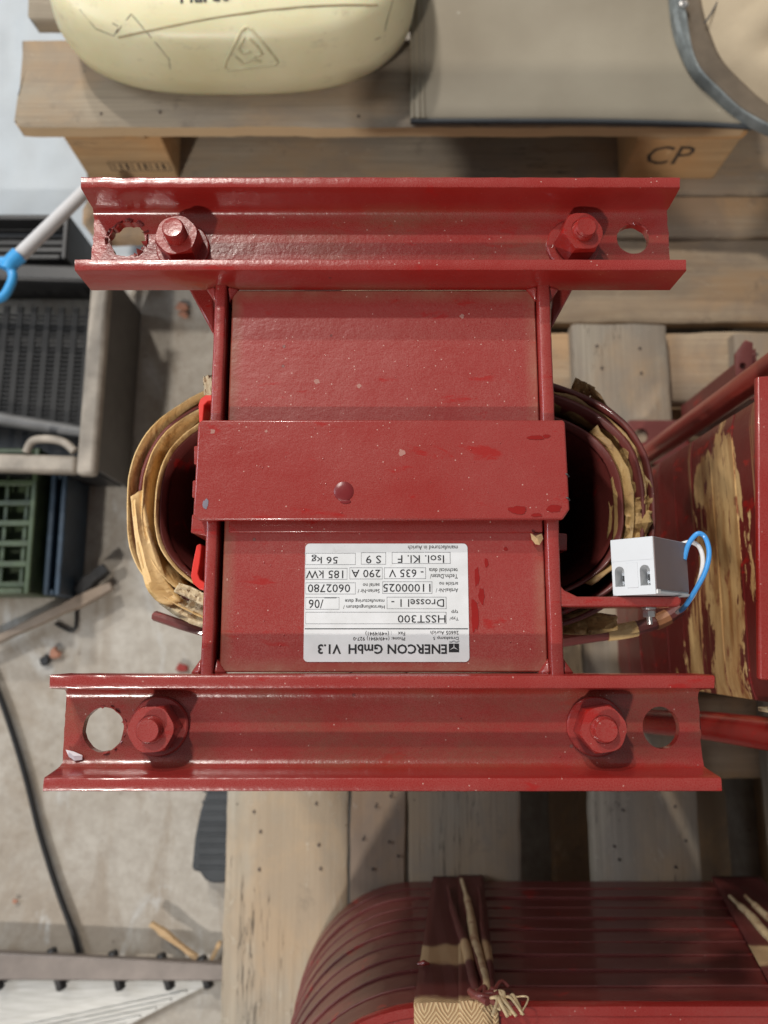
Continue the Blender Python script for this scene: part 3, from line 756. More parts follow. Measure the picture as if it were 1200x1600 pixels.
# bolt through the bracket
c = P(1014, 948, .497); MY = Matrix.Rotation(math.pi / 2, 4, 'X')
c = Vector((c.x, yb0, H - .497))
bolt = mk("mounting_bolt", G().rev(c, [(.0018, 0), (.0018, .0105), (.0014, .0110)], 14, MY), STEEL, choke, ang=50)
def hexp(r, z, c, M): return [c + M @ Vector((r * math.cos(math.pi / 3 * k), r * math.sin(math.pi / 3 * k), z)) for k in range(6)]
mk("nut", G().loft([hexp(.0040, .0022, c, MY), hexp(.0042, .0028, c, MY), hexp(.0042, .0056, c, MY), hexp(.0039, .0062, c, MY)]), STEEL, bolt, ang=30)
mk("washer", G().rev(c, [(.0046, .0002), (.0046, .0010), (.0040, .0012), (.0044, .0021)], 20, MY), STEEL, bolt, ang=40)
mk("wire", G().tube(spline([P(1069, 874, .500), P(1076, 850, .500), P(1090, 834, .498), P(1102, 840, .498), P(1108, 864, .498), P(1102, 893, .500), P(1086, 923, .505), P(1070, 948, .515), P(1062, 955, .53)], 8), .0016, 10), BLUEW, term)
mk("wire", G().tube(spline([P(1066, 850, .505), P(1079, 847, .504), P(1092, 854, .504), P(1098, 872, .504), P(1096, 895, .505), P(1088, 920, .508), P(1076, 940, .515), P(1058, 957, .53)], 8), .0015, 10), WHITEW, term)

# ---- nameplate
SC = 3.529
def L7(x, y): return P(440 + x / SC, 820 + y / SC, HP)     # spots read off an enlargement of the plate
q = [L7(128, 108), L7(1020, 102), L7(1040, 745), L7(122, 760)]
xs = [L7(126, 430).x, L7(1030, 430).x]; ys = [L7(500, 756).y, L7(500, 104).y]
def rrect(x0, x1, y0, y1, r, n=6):
    pts = []
    for cx_, cy_, a0 in ((x1 - r, y1 - r, 0), (x0 + r, y1 - r, 90), (x0 + r, y0 + r, 180), (x1 - r, y0 + r, 270)):
        for k in range(n + 1): a = math.radians(a0 + 90 * k / n); pts.append((cx_ + r * math.cos(a), cy_ + r * math.sin(a)))
    return pts
name_pl = mk("nameplate", G().prism(rrect(xs[0], xs[1], ys[0], ys[1], .0028), ZP - .0002, ZP + .0004), PLATE, choke)
ZL = ZP + .0004
def ptext(s, x0, x1, y0, y1, bold=0.0, mat=None):
    # turned half a turn: text starts at the right; its foot line is the upper edge (small y)
    a = L7(x1, y0); b = L7(x0, y0); c_ = L7(x1, y1)
    o = Vector((a.x, a.y, ZL)); ux = Vector((b.x - a.x, 0, 0)); uy = Vector((0, c_.y - a.y, 0))
    vs, fs = text_mesh(s, bold)
    if not fs: return
    g = G().add([o + ux * v.x + uy * v.y + Vector((0, 0, .0002)) for v in vs], fs)
    mk("print_line", g, mat or INK, name_pl, recalc=False)
for a in (("ENERCON GmbH  V1.3", 200, 910, 658, 712, .022), ("Dreekamp 5", 835, 975, 612, 634), ("26605 Aurich", 820, 975, 585, 605),
          ("Phone: (+49/4941) 927-0", 395, 680, 612, 638), ("Fax    : (+49/4941)", 462, 680, 584, 610), ("Typ/", 925, 975, 505, 527), ("typ", 935, 972, 468, 488),
          ("HSST300", 640, 903, 498, 540), ("Drossel 1 -", 605, 895, 410, 452), ("Herstellungsdatum /", 340, 568, 438, 463), ("manufacturing date", 350, 566, 405, 430),
          ("/06", 150, 230, 412, 460), ("Artikel-Nr /", 850, 972, 350, 372), ("article no", 868, 972, 316, 336), ("11000025", 560, 820, 326, 370),
          ("Serien-Nr /", 420, 540, 355, 376), ("serial no", 448, 540, 323, 343), ("0602780", 145, 378, 328, 372), ("Techn.Daten/", 818, 970, 272, 296),
          ("technical data", 812, 970, 240, 262), ("- 635 V", 592, 782, 246, 289), ("290 A", 385, 545, 248, 290), ("185 kW", 135, 340, 252, 295),
          ("Isol. Kl. F", 640, 895, 168, 210), ("S 9", 465, 548, 170, 213), ("56 kg", 165, 310, 165, 214), ("manufactured in Aurich", 697, 970, 115, 138)):
    ptext(*a)
def prect(g, x0, x1, y0, y1, z=ZL + .0001):
    a, b = L7(x0, y1), L7(x1, y0); g.add([(a.x, a.y, z), (b.x, a.y, z), (b.x, b.y, z), (a.x, b.y, z)], [(0, 1, 2, 3)])
g = G(); prect(g, 128, 1028, 571, 576); prect(g, 236, 302, 401, 405)
mk("print_rule", g, INK, name_pl, recalc=False)
g = G(); t_ = 2.2
for x0, x1, y0, y1 in ((132, 908, 481, 547), (580, 908, 398, 464), (132, 318, 400, 467), (556, 830, 313, 380), (132, 408, 319, 383), (565, 795, 236, 298), (375, 556, 236, 300), (132, 362, 239, 302), (608, 930, 151, 215), (438, 575, 153, 219), (132, 408, 156, 221)):
    prect(g, x0, x1, y0, y0 + t_); prect(g, x0, x1, y1 - t_, y1); prect(g, x0, x0 + t_, y0, y1); prect(g, x1 - t_, x1, y0, y1)
mk("print_frame", g, GREYINK, name_pl, recalc=False)
g = G(); prect(g, 922, 978, 655, 703); mk("print_logo", g, INK, name_pl, recalc=False)
g = G(); c_ = L7(950, 676)
for k in range(3):
    a = math.radians(90 + 120 * k); d = Vector((math.cos(a), math.sin(a), 0)); nrm = Vector((-d.y, d.x, 0))
    g.add([(c_ + nrm * .00035).xy.to_3d() + Vector((0, 0, ZL + .0002)), (c_ - nrm * .00035).xy.to_3d() + Vector((0, 0, ZL + .0002)), (c_ + d * .0030).xy.to_3d() + Vector((0, 0, ZL + .0002))], [(0, 1, 2)])
mk("print_logo", g, PLATE, name_pl, recalc=False)
g = G()
for off in (0, 5):
    pts = [L7(925 + 55 * k / 12, 648 - off + 3 * math.sin(k * .9)) for k in range(13)]
    for k in range(12):
        a, b = pts[k], pts[k + 1]; g.add([(a.x, a.y, ZL + .0001), (b.x, b.y, ZL + .0001), (b.x, b.y + .0003, ZL + .0001), (a.x, a.y + .0003, ZL + .0001)], [(0, 1, 2, 3)])
mk("print_logo", g, GREYINK, name_pl, recalc=False)

# ---- loose bits lying on the choke
def flake(name, pts, h, lift, mat, label, cat):
    q = [P(x, y, h) for x, y in pts]; c = sum(q, Vector()) / len(q); n = len(q)
    top = [v + Vector((0, 0, .0006 + lift * abs(mn.noise(Vector((v.x * 300, v.y * 300, 1)))) * 3)) for v in q]
    g = G().add([v + Vector((0, 0, -.0005)) for v in top] + top + [c + Vector((0, 0, lift + .0012)), c + Vector((0, 0, .0004))],
                [(i, (i + 1) % n, n + (i + 1) % n, n + i) for i in range(n)] + [(n + i, n + (i + 1) % n, 2 * n) for i in range(n)] + [((i + 1) % n, i, 2 * n + 1) for i in range(n)])
    return mk(name, g, mat, None, origin=c, label=label, cat=cat, ang=15)
flake("wood_chip", [(828, 834), (836, 838), (846, 834), (848, 842), (842, 852), (836, 851), (830, 843)], HP - .003, .002, WOOD_END, "small orange wood chip lying beside the right rail just under the raised strap", "wood chip")
flake("paint_flake", [(104, 1171), (116, 1174), (130, 1180), (129, 1187), (118, 1188), (108, 1182)], HW - .001, .001, simple("white_flake", (.72, .66, .70), .5), "tiny white paint flake on the near channel rail below its left hole", "paint flake")

# ------------------------------------------------------------------ neighbour choke at the right
chR = thing("choke", (.45, .07, ZA), "dark red choke with tan scraped winding wall at the right edge", "choke", "red chokes on the pallet")
XW = .288; y0, y1 = -.046, .186; zt = H - .575; zb = ZA + .012
# winding wall made of flat turns
nt = 9
for k in range(nt):
    a = zb + (zt - zb) * k / nt; b = zb + (zt - zb) * (k + 1) / nt - .0003
    rings = []
    for i in range(25):
        y = y0 + (y1 - y0) * i / 24; e = min(i, 24 - i); ins = .004 if e == 0 else .0012 if e == 1 else 0
        q = mn.noise(Vector((y * 12, k * .7, 0))) * .0010
        rings.append([Vector((XW + q + ins + .0006, y, a)), Vector((XW + q + ins, y, a + .0008)), Vector((XW + q + ins + .0002, y, (a + b) / 2)), Vector((XW + q + ins, y, b - .0008)), Vector((XW + q + ins + .0006, y, b)), Vector((XW + .02, y, b)), Vector((XW + .02, y, a))])
    mk("winding_turn", G().loft(rings), RED_STREAK, chR, ang=12)
mk("core_body", G().box(XW + .02, XW + .34, y0 + .01, y1 - .01, ZA + .001, zt - .01), RED_DK, chR, bevel=.003)
xt = P(1182, 800, .555).x
q = [P(x, y, .55) for x, y in ((1183, 588), (1187, 1062), (1215, 1064), (1211, 586))]
mk("top_flange", G().prism([(v.x, v.y) for v in q], H - .556, H - .550), RED, chR, bevel=.0015)
mk("top_plate", G().box(xt + .035, xt + .30, P(1190, 1062, .55).y, P(1190, 588, .55).y, H - .595, H - .585), RED, chR, bevel=.0015)
g = G()
g.loft([[Vector((x, y0 - .004 - .003 * mn.noise(Vector((x * 40, 0, 1))), z)) for (z) in (zt - .002, zt - .03)] for x in [XW - .002 + .2 * i / 20 for i in range(21)]], cr=False, caps=False)
mk("insulation_sheet", g, PAPER_PALE, chR, solid=.003)
for (px, py, hh, nm) in ((1010, 712, .90, 0), (1150, 1124, .66, 1)):
    c = P(px, py, hh); g = G()
    g.tube([Vector((c.x - .012 * nm, c.y - .03 * nm, ZA + .004)), Vector((c.x - .004 * nm, c.y - .010 * nm, .45)), Vector((c.x, c.y, H - .50))], .0115 if nm == 0 else .0125, 24)
    mk("support_post", g, RED_STREAK if False else red_paint("red_paint_post", a=(.30, .05, .04), b=(.25, .03, .02), dust=.1, gloss=.3) if nm == 0 else RED, chR, ang=60)
a, b = P(978, 657, .970), P(1041, 702, .970)
foot = mk("foot_plate", G().prism(rrect(a.x, b.x + .03, b.y - .02, a.y, .006), ZA + .001, ZA + .007), RED_DK, chR, bevel=.001)
cc = P(1001, 681, .970); cut(foot, [G().rev((cc.x, cc.y, ZA - .01), [(.0095, 0), (.0095, .03)], 24)])
tabs = [(1150, 552), (1165, 531), (1177, 535), (1177, 575), (1160, 590), (1150, 590)]
q = [P(x, y, .80) for x, y in tabs]
tab = mk("lifting_tab", G().prism([(v.x, v.y) for v in q], H - .806, H - .80), RED_DK, chR, bevel=.001)
cc = P(1161, 572, .80); cut(tab, [G().rev((cc.x, cc.y, H - .82), [(.004, 0), (.004, .04)], 16)])
mk("lifting_tab", G().prism([(q[0].x + .004, q[4].y - .02), (q[2].x + .01, q[4].y - .02), (q[2].x + .01, q[2].y), (q[0].x + .004, q[3].y + .01)], H - .97, H - .815), RED_DK, chR, bevel=.001)

# ------------------------------------------------------------------ neighbour choke at the bottom
chB = thing("choke", (.22, -.5, ZA), "dark red choke at the bottom edge with banded winding tied by woven tape", "choke", "red chokes on the pallet")
EY = -.279; ex0, ex1, er = -.098, .52, .135
def epath(off, n=16):
    """outline of the front of the coil, left side round the corner to the right side"""
    pts = [Vector((ex0 + off, -.80)), Vector((ex0 + off, EY - er - .12))]
    for k in range(n + 1):
        a = math.pi - math.pi / 2 * k / n; pts.append(Vector((ex0 + er + (er - off) * math.cos(a), EY - er + (er - off) * math.sin(a))))
    for k in range(1, 24): pts.append(Vector((ex0 + er + (ex1 - er - ex0 - er) * k / 24, EY - off + .0)))
    for k in range(n + 1):
        a = math.pi / 2 - math.pi / 2 * k / n; pts.append(Vector((ex1 - er + (er - off) * math.cos(a), EY - er + (er - off) * math.sin(a))))
    pts.append(Vector((ex1 - off, -.80))); return pts
zt2 = H - .655; nb = 10; zb2 = ZA + .006
for k in range(nb):
    a = zb2 + (zt2 - zb2) * k / nb; b = zb2 + (zt2 - zb2) * (k + 1) / nb
    off = .0012 * mn.noise(Vector((k * 1.7, 3, 0)))
    prof = [(.0030, a + .0002), (.0012, a + .0008), (.0008, a + .004), (.0004, (a + b) / 2), (.0002, b - .003), (-.0003, b - .0007), (.0004, b - .0001), (.022, b - .0004), (.022, a + .0004)]
    rails = [epath(off + p[0]) for p in prof]
    rings = [[Vector((rails[j][i].x, rails[j][i].y + .0007 * mn.noise(Vector((rails[j][i].x * 12, k, 1))), prof[j][1] + .0008 * mn.noise(Vector((rails[j][i].x * 9, k * 3, 0))))) for j in range(len(prof))] for i in range(len(rails[0]))]
    mk("winding_turn", G().loft(rings), RED_DK, chB, ang=16)
# the brighter top rim
prof = [(.0010, zt2), (-.003, zt2 + .002), (-.0038, zt2 + .006), (-.0020, zt2 + .010), (.004, zt2 + .011), (.006, zt2 + .008), (.028, zt2 + .008), (.030, zt2)]
rails = [epath(p[0]) for p in prof]
mk("rim_band", G().loft([[Vector((rails[j][i].x, rails[j][i].y, prof[j][1] + .0008 * mn.noise(Vector((rails[j][i].x * 30, j, 0))))) for j in range(len(prof))] for i in range(len(rails[0]))]), RED, chB, ang=50)
rails = [epath(.03), epath(.09)]
mk("end_plate", G().loft([[Vector((rails[0][i].x, rails[0][i].y, zt2 + .004)), Vector((rails[1][i].x, rails[1][i].y, zt2 + .003)), Vector((rails[1][i].x, rails[1][i].y, zb2)), Vector((rails[0][i].x, rails[0][i].y, zb2))] for i in range(len(rails[0]))]), RED, chB)
def weave():
    m = N("woven_tape"); 
    sx = m.n('ShaderNodeSeparateXYZ'); m.l(m.co, sx.inputs[0])
    # herringbone: stripes rising away from a centre line
    ax = m.math('PINGPONG', sx.outputs[0], .009)
    zz = m.math('ADD', m.math('ADD', sx.outputs[2], sx.outputs[1]), m.math('MULTIPLY', ax, 1.1))
    s = m.math('SINE', m.math('MULTIPLY', zz, 1900))
    f = m.ramp(m.math('ADD', m.math('MULTIPLY', s, .5), .5), [(.2, 0.), (.8, 1.)])
    wob = m.math('MULTIPLY', m.math('SUBTRACT', m.noise(22, 4, .6), .5), .035)
    zb = m.math('ADD', sx.outputs[2], wob)          # bare band half way up and over the rim, varnish-soaked between
    band = m.ramp(m.math('ABSOLUTE', m.math('SUBTRACT', zb, .240)), [(.018, 1.), (.024, 0.)])
    stain = m.math('MULTIPLY', m.math('MAXIMUM', band, m.ramp(zb, [(.318, 0.), (.324, 1.)])), .92)
    tan = m.mix(f, (.42, .25, .12), (.68, .50, .27)); red = m.mix(f, (.07, .012, .010), (.14, .026, .022))
    return m.done(m.mix(stain, red, tan), .55, 0.0, m.bump(f, .6, .0012))
WEAVE = weave()
def strap_band(x_bot, x_top, wid, lift, name="tape_band", mat=None, z0=None, z1=None, over=True, seed=0, fold=0.0):
    z0 = z0 if z0 is not None else zb2 + .002; z1 = z1 if z1 is not None else zt2 + .010; n = 26; rings = []
    for i in range(n + 1):
        f = i / n; z = z0 + (z1 - z0) * f; xc = x_bot + (x_top - x_bot) * f; ww = wid * (1 + fold * f)
        ring = []
        for j in range(9):
            u = (j / 8 - .5); q = abs(mn.noise(Vector((u * 6, f * 2, seed)))) * .0016
            ring.append(Vector((xc + u * ww, EY + .0042 + lift + q - (0), z)))
        rings.append(ring)
    if over:
        for dy, dz in ((-.004, .0022), (-.012, .003), (-.05, .003)):
            rings.append([Vector((p.x, EY + .004 + lift + dy, z1 + dz + .0006 * mn.noise(Vector((p.x * 200, dy * 90, seed))))) for p in rings[n]])
    return mk(name, G().loft(rings, cr=False, caps=False), mat or WEAVE, chB, solid=.0008, ang=50)
def xe(px, py, h): return P(px, py, h).x
strap_band(xe(716, 1372, .97), xe(706, 1575, .655), .060, .0, seed=1)
strap_band(xe(735, 1372, .97), xe(745, 1575, .655), .030, .0014, seed=2)
strap_band(xe(1150, 1385, .97), xe(1270, 1575, .655), .060, .0, seed=3)
# folded cords of tape running up the band
CORD = paper_mat("tape_cord", (.50, .37, .20), (.62, .49, .30), (.24, .05, .03))
for (xa_, ya_, xb_, yb_, r_, m_) in ((700, 1388, 752, 1572, .0040, WEAVE), (722, 1376, 764, 1566, .0042, CORD), (748, 1390, 770, 1560, .0034, WEAVE), (728, 1420, 760, 1560, .003, RED_DK), (1142, 1402, 1235, 1500, .004, CORD), (1164, 1402, 1260, 1490, .004, CORD)):
    def on_wall(px, py):
        u = (px - 600) / FPX; v = (800 - py) / FPX; d = (u, st + v * ct, -ct + v * st); k = (EY + .006) / d[1]; return Vector((d[0] * k, EY + .007, H + d[2] * k))
    p = [on_wall(xa_ + (xb_ - xa_) * t / 6, ya_ + (yb_ - ya_) * t / 6) for t in range(7)]
    p = [v + Vector((.0010 * math.sin(i * 1.7 + xa_), 0, 0)) for i, v in enumerate(p)]
    rad = [r_ * f for f in (.5, .9, 1.05, 1.1, 1.0, .85, .6)]
    mk("tape_cord", G().tube(spline(p, 4), [rad[min(6, i // 4)] for i in range(25)], 10), m_, chB, ang=60)
# knot
g = G(); kc = on_wall(768, 1570); rr = random.Random(3)
for i in range(9):
    a = Vector((rr.uniform(-.011, .012), rr.uniform(.0, .006), rr.uniform(-.012, .012)))
    b = a + Vector((rr.uniform(-.012, .012), rr.uniform(-.003, .004), rr.uniform(-.016, .010))); c_ = b + Vector((rr.uniform(-.010, .010), -.004, rr.uniform(-.010, .012)))
    g.tube(spline([kc + a, kc + b, kc + c_], 5), rr.uniform(.0014, .0030), 8)
mk("tape_knot", g, RED_DK, chB, ang=60)
g = G()
for i in range(9):
    a = Vector((rr.uniform(-.002, .016), .007, rr.uniform(-.002, .014))); g.tube(spline([kc + a, kc + a + Vector((rr.uniform(-.006, .010), .003, .008)), kc + a + Vector((rr.uniform(-.002, .012), -.004, .018))], 5), rr.uniform(.0006, .0015), 8)
mk("tape_knot", g, CORD, chB, ang=60)
# paint drips
g = G(); c = on_wall(662, 1508); g.tube([c + Vector((-.005, 0, 0)), c + Vector((0, .001, .0005)), c + Vector((.005, 0, 0))], [.001, .0025, .0008], 10)
mk("paint_run", g, RED, chB)
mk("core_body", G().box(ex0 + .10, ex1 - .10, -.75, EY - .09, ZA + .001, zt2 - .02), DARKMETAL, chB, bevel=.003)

# ------------------------------------------------------------------ yellow can on the far pallet
def can_mat():
    m = N("translucent_can_plastic")
    c = m.mix(m.ramp(m.noise(7, 5), [(.35, 0.), (.65, 1.)]), (.66, .60, .36), (.75, .70, .47))
    c = m.mix(m.ramp(m.noise(40, 7, .7, m.mapping((1, 1, 2.5))), [(.57, 0.), (.70, .45)]), c, (.40, .34, .22))
    return m.done(c, .38, 0.0, m.bump(m.noise(90, 3), .15, .001), Subsurface_Weight=.35, Subsurface_Scale=.02)
CAN = can_mat()
CANMARK = simple("can_emboss", (.56, .50, .30), .45, var=.2)
cx, cyb = P(372, 160, .865).x, P(372, 160, .865).y
can = thing("plastic_can", (cx, cyb + .13, ZC), "large yellowish translucent plastic can lying on the far pallet", "can")
def can_ring(z, inset, dy=0, a=.222, b=.15, n=72, e=2.9):
    out = []
    for i in range(n):
        t = 2 * math.pi * i / n; c_, s_ = math.cos(t), math.sin(t)
        x = (a - inset) * math.copysign(abs(c_) ** (2 / e), c_); y = (b - inset) * math.copysign(abs(s_) ** (2 / e), s_)
        y += -.05 * (x + .02) * (1 if True else 0)            # lies a touch skewed
        out.append(Vector((cx + x, cyb + b + y * 1.0 + dy + x * .06, ZC + z)))
    return out
rings = [can_ring(.001, .045), can_ring(.004, .025), can_ring(.012, .010), can_ring(.028, .001), can_ring(.055, -.002), can_ring(.085, .004), can_ring(.100, .010), can_ring(.108, .018), can_ring(.112, .030), can_ring(.119, .055), can_ring(.122, .10)]
mk("can_body", G().loft(rings), CAN, can, ang=70)
# seam ridge
rg = can_ring(.1035, .0125)

# recycling triangle embossed on the near side
def on_can(px, py):
    # intersection with the can's bulging side, approximated by the plane through its side
    h0 = .865; p0 = P(px, py, .83); return p0
tri = [(362, 108), (385, 44), (430, 98)]
g = G()
def side_pt(px, py):
    u = (px - 600) / FPX; v = (800 - py) / FPX; d = Vector((u, st + v * ct, -ct + v * st))
    lo, hi = .70, .876
    best = None
    for k in range(200):                                    # walk the sight line down to the can's surface
        h_ = .755 + k * .0006; pnt = P(px, py, h_); z = pnt.z - ZC
        if z < 0: break
        ins = 0
        tabz = [(.001, .045), (.004, .025), (.012, .010), (.028, .001), (.055, -.002), (.085, .004), (.100, .010), (.108, .018), (.112, .030), (.119, .055), (.122, .10)]
        for (za, ia), (zb_, ib) in zip(tabz, tabz[1:]):
            if za <= z <= zb_: ins = ia + (ib - ia) * (z - za) / (zb_ - za)
        if z > .122: continue
        x = pnt.x - cx; y = pnt.y - cyb - .15 - x * .06 + .05 * (x + .02)
        if abs(x / (.222 - ins)) ** 2.9 + abs(y / (.15 - ins)) ** 2.9 <= 1: return pnt
    return P(px, py, .86)
def emb(pts, r=.0022, n=6):
    full = []
    for (a, b) in zip(pts, pts[1:]):
        for k in range(n): full.append((a[0] + (b[0] - a[0]) * k / n, a[1] + (b[1] - a[1]) * k / n))
    full.append(pts[-1]); return G().tube([side_pt(x, y) for x, y in full], r, 8)
mk("recycling_mark", emb([(355, 108), (351, 104), (353, 96), (377, 48), (385, 42), (394, 46), (428, 88), (434, 96), (430, 101), (355, 110)], .0016), CANMARK, can, ang=60)
mk("recycling_mark", emb([(382, 58), (372, 76), (380, 84), (392, 80)], .0016), CANMARK, can, ang=60)
mk("recycling_mark", emb([(368, 88), (380, 98), (396, 92), (408, 96)], .0016), CANMARK, can, ang=60)
mk("recycling_mark", emb([(390, 60), (402, 72), (410, 84), (398, 88)], .0016), CANMARK, can, ang=60)
# scratches and handwriting
SCR = simple("dirt_line", (.16, .13, .08), .8)
for pts in ([(125, 15), (150, 45), (178, 56), (205, 22), (222, 42), (250, 75), (264, 92), (266, 108)], [(178, 56), (186, 42), (176, 36)], [(600, 50), (608, 20), (614, 0)], [(586, 62), (594, 58)]):
    mk("scratch", emb(pts, .0006), SCR, can, ang=60)
pts = [side_pt(185 + (590 - 185) * k / 24, 58 - 50 * math.sin(math.pi / 2 * min(1, k / 22))) for k in range(25)]
mk("moulded_line", G().tube(pts, .0013, 6), simple("can_groove", (.36, .29, .16), .7), can, ang=60)
o0 = side_pt(282, 8); o1 = side_pt(352, 2)
vs, fs = text_mesh("Hardt", .02); g = G()
g.add([side_pt(282 + 75 * v.x, 6 - 4 * v.x - 26 * v.y) + Vector((0, -.0004, .0008)) for v in vs], fs)
mk("handwriting", g, INK, can, recalc=False)

# ------------------------------------------------------------------ grey rubber mat on the far pallet
def mat_mat():
    m = N("grey_rubber_mat")
    c = m.mix(m.ramp(m.noise(5, 6), [(.35, 0.), (.65, 1.)]), (.235, .20, .145), (.30, .262, .195))
    c = m.mix(m.math('MULTIPLY', m.specks(40, .08, .8), .6), c, (.6, .58, .5))
    return m.done(c, .6, 0.0, m.bump(m.noise(300, 4), .15, .0008))
MATM = mat_mat()
mx0 = P(641, 100, .868).x; mx1 = P(1175, 190, .868).x; my0 = P(800, 189, .868).y; my1 = my0 + .36
matT = thing("rubber_mat", ((mx0 + mx1) / 2, my0 + .15, ZC), "flat grey rubber mat with ribbed edge lying on the far pallet beside the can", "mat")
rings = []
for i in range(31):
    x = mx0 + (mx1 - mx0) * i / 30; ring = []
    sag = -.004 * max(0, (i - 12) / 18) ** 2
    for j in range(13):
        f = j / 12; y = my0 + sag * 2 + (my1 - my0) * f ** 1.6; z = ZC + .0075 + .0015 * mn.noise(Vector((x * 8, y * 8, 2))) + (-.0045 if j == 0 else 0)
        ring.append(Vector((x, y, z)))
    ring = [Vector((p.x, p.y, ZC + .002)) for p in (ring[0], ring[-1])][::-1] + ring if False else ring
    rings.append(ring)
mk("mat_sheet", G().loft(rings, cr=False, caps=False), MATM, matT, solid=.006, ang=60)
for dx in (.0030, .0105, .0165):
    g = G().tube([Vector((mx0 + dx, my0 + .002 + .03 * k, ZC + .0105)) for k in range(11)], .0016, 8)
    mk("edge_rib", g, MATM, matT, ang=60)
g = G().tube([Vector((mx0 + (mx1 - mx0) * k / 20, my0 + .0005 - .008 * max(0, (k / 20 * 30 - 12) / 18) ** 2, ZC + .0065)) for k in range(21)], .0034, 8)
mk("edge_rib", g, CHARCOAL, matT, ang=60)

# ------------------------------------------------------------------ canvas sack at the top right
SACK = simple("tan_canvas", (.42, .34, .23), .8, var=.12, scale=12, bscale=60, bstr=.6)
sack = thing("sack", (P(1190, 40, .80).x, P(1190, 40, .80).y, ZC), "tan canvas sack with grey riveted rim at the top right corner", "sack")
rim = spline([P(1046, -60, .853), P(1052, 0, .853), P(1062, 55, .853), P(1085, 108, .853), P(1120, 145, .855), P(1160, 180, .857), P(1225, 212, .857), P(1320, 240, .857)], 6)
rings = []
for i, p in enumerate(rim):
    t = (rim[min(i + 1, len(rim) - 1)] - rim[max(i - 1, 0)]).normalized(); nn = Vector((-t.y, t.x, 0)); f = i / len(rim)
    wv = .0042 + .009 * math.exp(-((f - .22) / .13) ** 2)
    rings.append([p - nn * wv * .2 + Vector((0, 0, -.010)), p - nn * wv * .2, p + nn * wv * .15 + Vector((0, 0, .004)), p + nn * wv * .5 + Vector((0, 0, .003 + .002 * mn.noise(p * 60))), p + nn * wv * .9 + Vector((0, 0, .004)), p + nn * wv, p + nn * wv + Vector((0, 0, -.010))])
mk("rim_band", G().loft(rings), simple("grey_rim", (.17, .19, .19), .5, .2, var=.45, scale=45, bscale=80, bstr=.5), sack, ang=45)
c = P(1068, 7, .8485); mk("rivet", G().rev(c, [(.006, -.001), (.0058, .002), (.003, .003), (.002, .0015), (.0003, .0015)], 20), STEEL, sack)
# canvas body: a crumpled sheet rising from the rim to the right
rings = []
for i in range(44):
    f = i / 43; p = rim[min(len(rim) - 1, int(f * (len(rim) - 1)))]; ring = []
    for j in range(26):
        u = j / 25; q = p + Vector((.42 * u + .026, .06 * u + .014, 0))
        z = -.006 + .075 * min(1, u * 2.2) ** .7 + .035 * abs(mn.noise(Vector((q.x * 22 + q.y * 9, q.y * 13 - q.x * 7, 8)))) * min(1, u * 7) + .028 * mn.noise(Vector((q.x * 14, q.y * 9, 4))) * min(1, u * 5) + .012 * mn.noise(Vector((q.x * 34, q.y * 30, 1))) * min(1, u * 6)
        ring.append(q + Vector((0, 0, z - (.02 if j == 0 else 0))))
    rings.append(ring)
mk("canvas_body", G().loft(rings, cr=False, caps=False), SACK, sack, solid=.0015, ang=70, sub=1)
rings = [[Vector((p.x + .006 + .012 * k, p.y + .003 + .006 * k, p.z - .002 - .003 * (k % 2))) for k in range(4)] for p in rim]
mk("lining", G().loft(rings, cr=False, caps=False), simple("brown_lining", (.13, .10, .07), .8), sack, solid=.001)
mk("cord", G().tube(spline([P(1101, 36, .85), P(1112, 20, .845), P(1122, 0, .84), P(1126, -20, .84)], 5), .0012, 8), BLACK_CABLE, sack)

# ------------------------------------------------------------------ things on the floor at the left
# plastic sheet
SHEET = simple("milky_plastic_sheet", (.42, .46, .49), .6, var=.12, scale=9, bscale=18, bstr=.5)
a, b = P(-60, -60, 1.14), P(222, 415, 1.14); rings = []
for i in range(30):
    x = a.x - .1 + (b.x - a.x + .1) * i / 29
    rings.append([Vector((x + .01 * mn.noise(Vector((0, j * .4, 0))), b.y + (a.y - b.y) * j / 29 + .008 * mn.noise(Vector((x * 12, 0, 3))), .006 + .012 * abs(mn.noise(Vector((x * 16, j * .35, 1)))) + .004 * mn.noise(Vector((x * 50, j * 1.1, 1))))) for j in range(30)])
mk("plastic_sheet", G().loft(rings, cr=False, caps=False), SHEET, None, origin=Vector((b.x - .1, b.y + .1, 0)), solid=.0006, ang=80, sub=1, label="crinkled milky plastic sheet on the floor left of the far pallet", cat="plastic sheet")

# black mesh crate with dirty beige rim
CRIM = simple("dirty_beige_plastic", (.34, .30, .25), .6, var=.4, scale=25, bscale=90, bstr=.4)
zr = H - 1.0
p_tr, p_br, p_bl = P(172, 414, 1.0), P(148, 728, 1.0), P(-260, 716, 1.0)
ux = (p_bl - p_br); ux.z = 0; Wc = .40; ux = ux.normalized(); uy = (p_tr - p_br); uy.z = 0; Lc = uy.length; uy = uy.normalized()
crate = thing("crate", (p_br.x - .2, p_br.y + .2, 0), "black slotted plastic crate with dirty beige rim, largest of the crates", "crate", "plastic crates on the floor")
def cp_(a, b, z): v = p_br + ux * a + uy * b; return Vector((v.x, v.y, z))
def cbox(g, a0, a1, b0, b1, z0, z1):
    return g.add([cp_(a, b, z) for z in (z0, z1) for b in (b0, b1) for a in (a0, a1)], [(0, 2, 3, 1), (4, 5, 7, 6), (0, 1, 5, 4), (1, 3, 7, 5), (3, 2, 6, 7), (2, 0, 4, 6)])
mk("rim", cbox(G(), 0, .026, -.012, Lc, zr - .02, zr), CRIM, crate, bevel=.006)
mk("rim", cbox(G(), .0265, Wc, -.010, .014, zr - .02, zr - .001), CRIM, crate, bevel=.005)
mk("rim", cbox(G(), .0265, Wc, Lc - .026, Lc, zr - .02, zr - .001), BLACK, crate, bevel=.005)
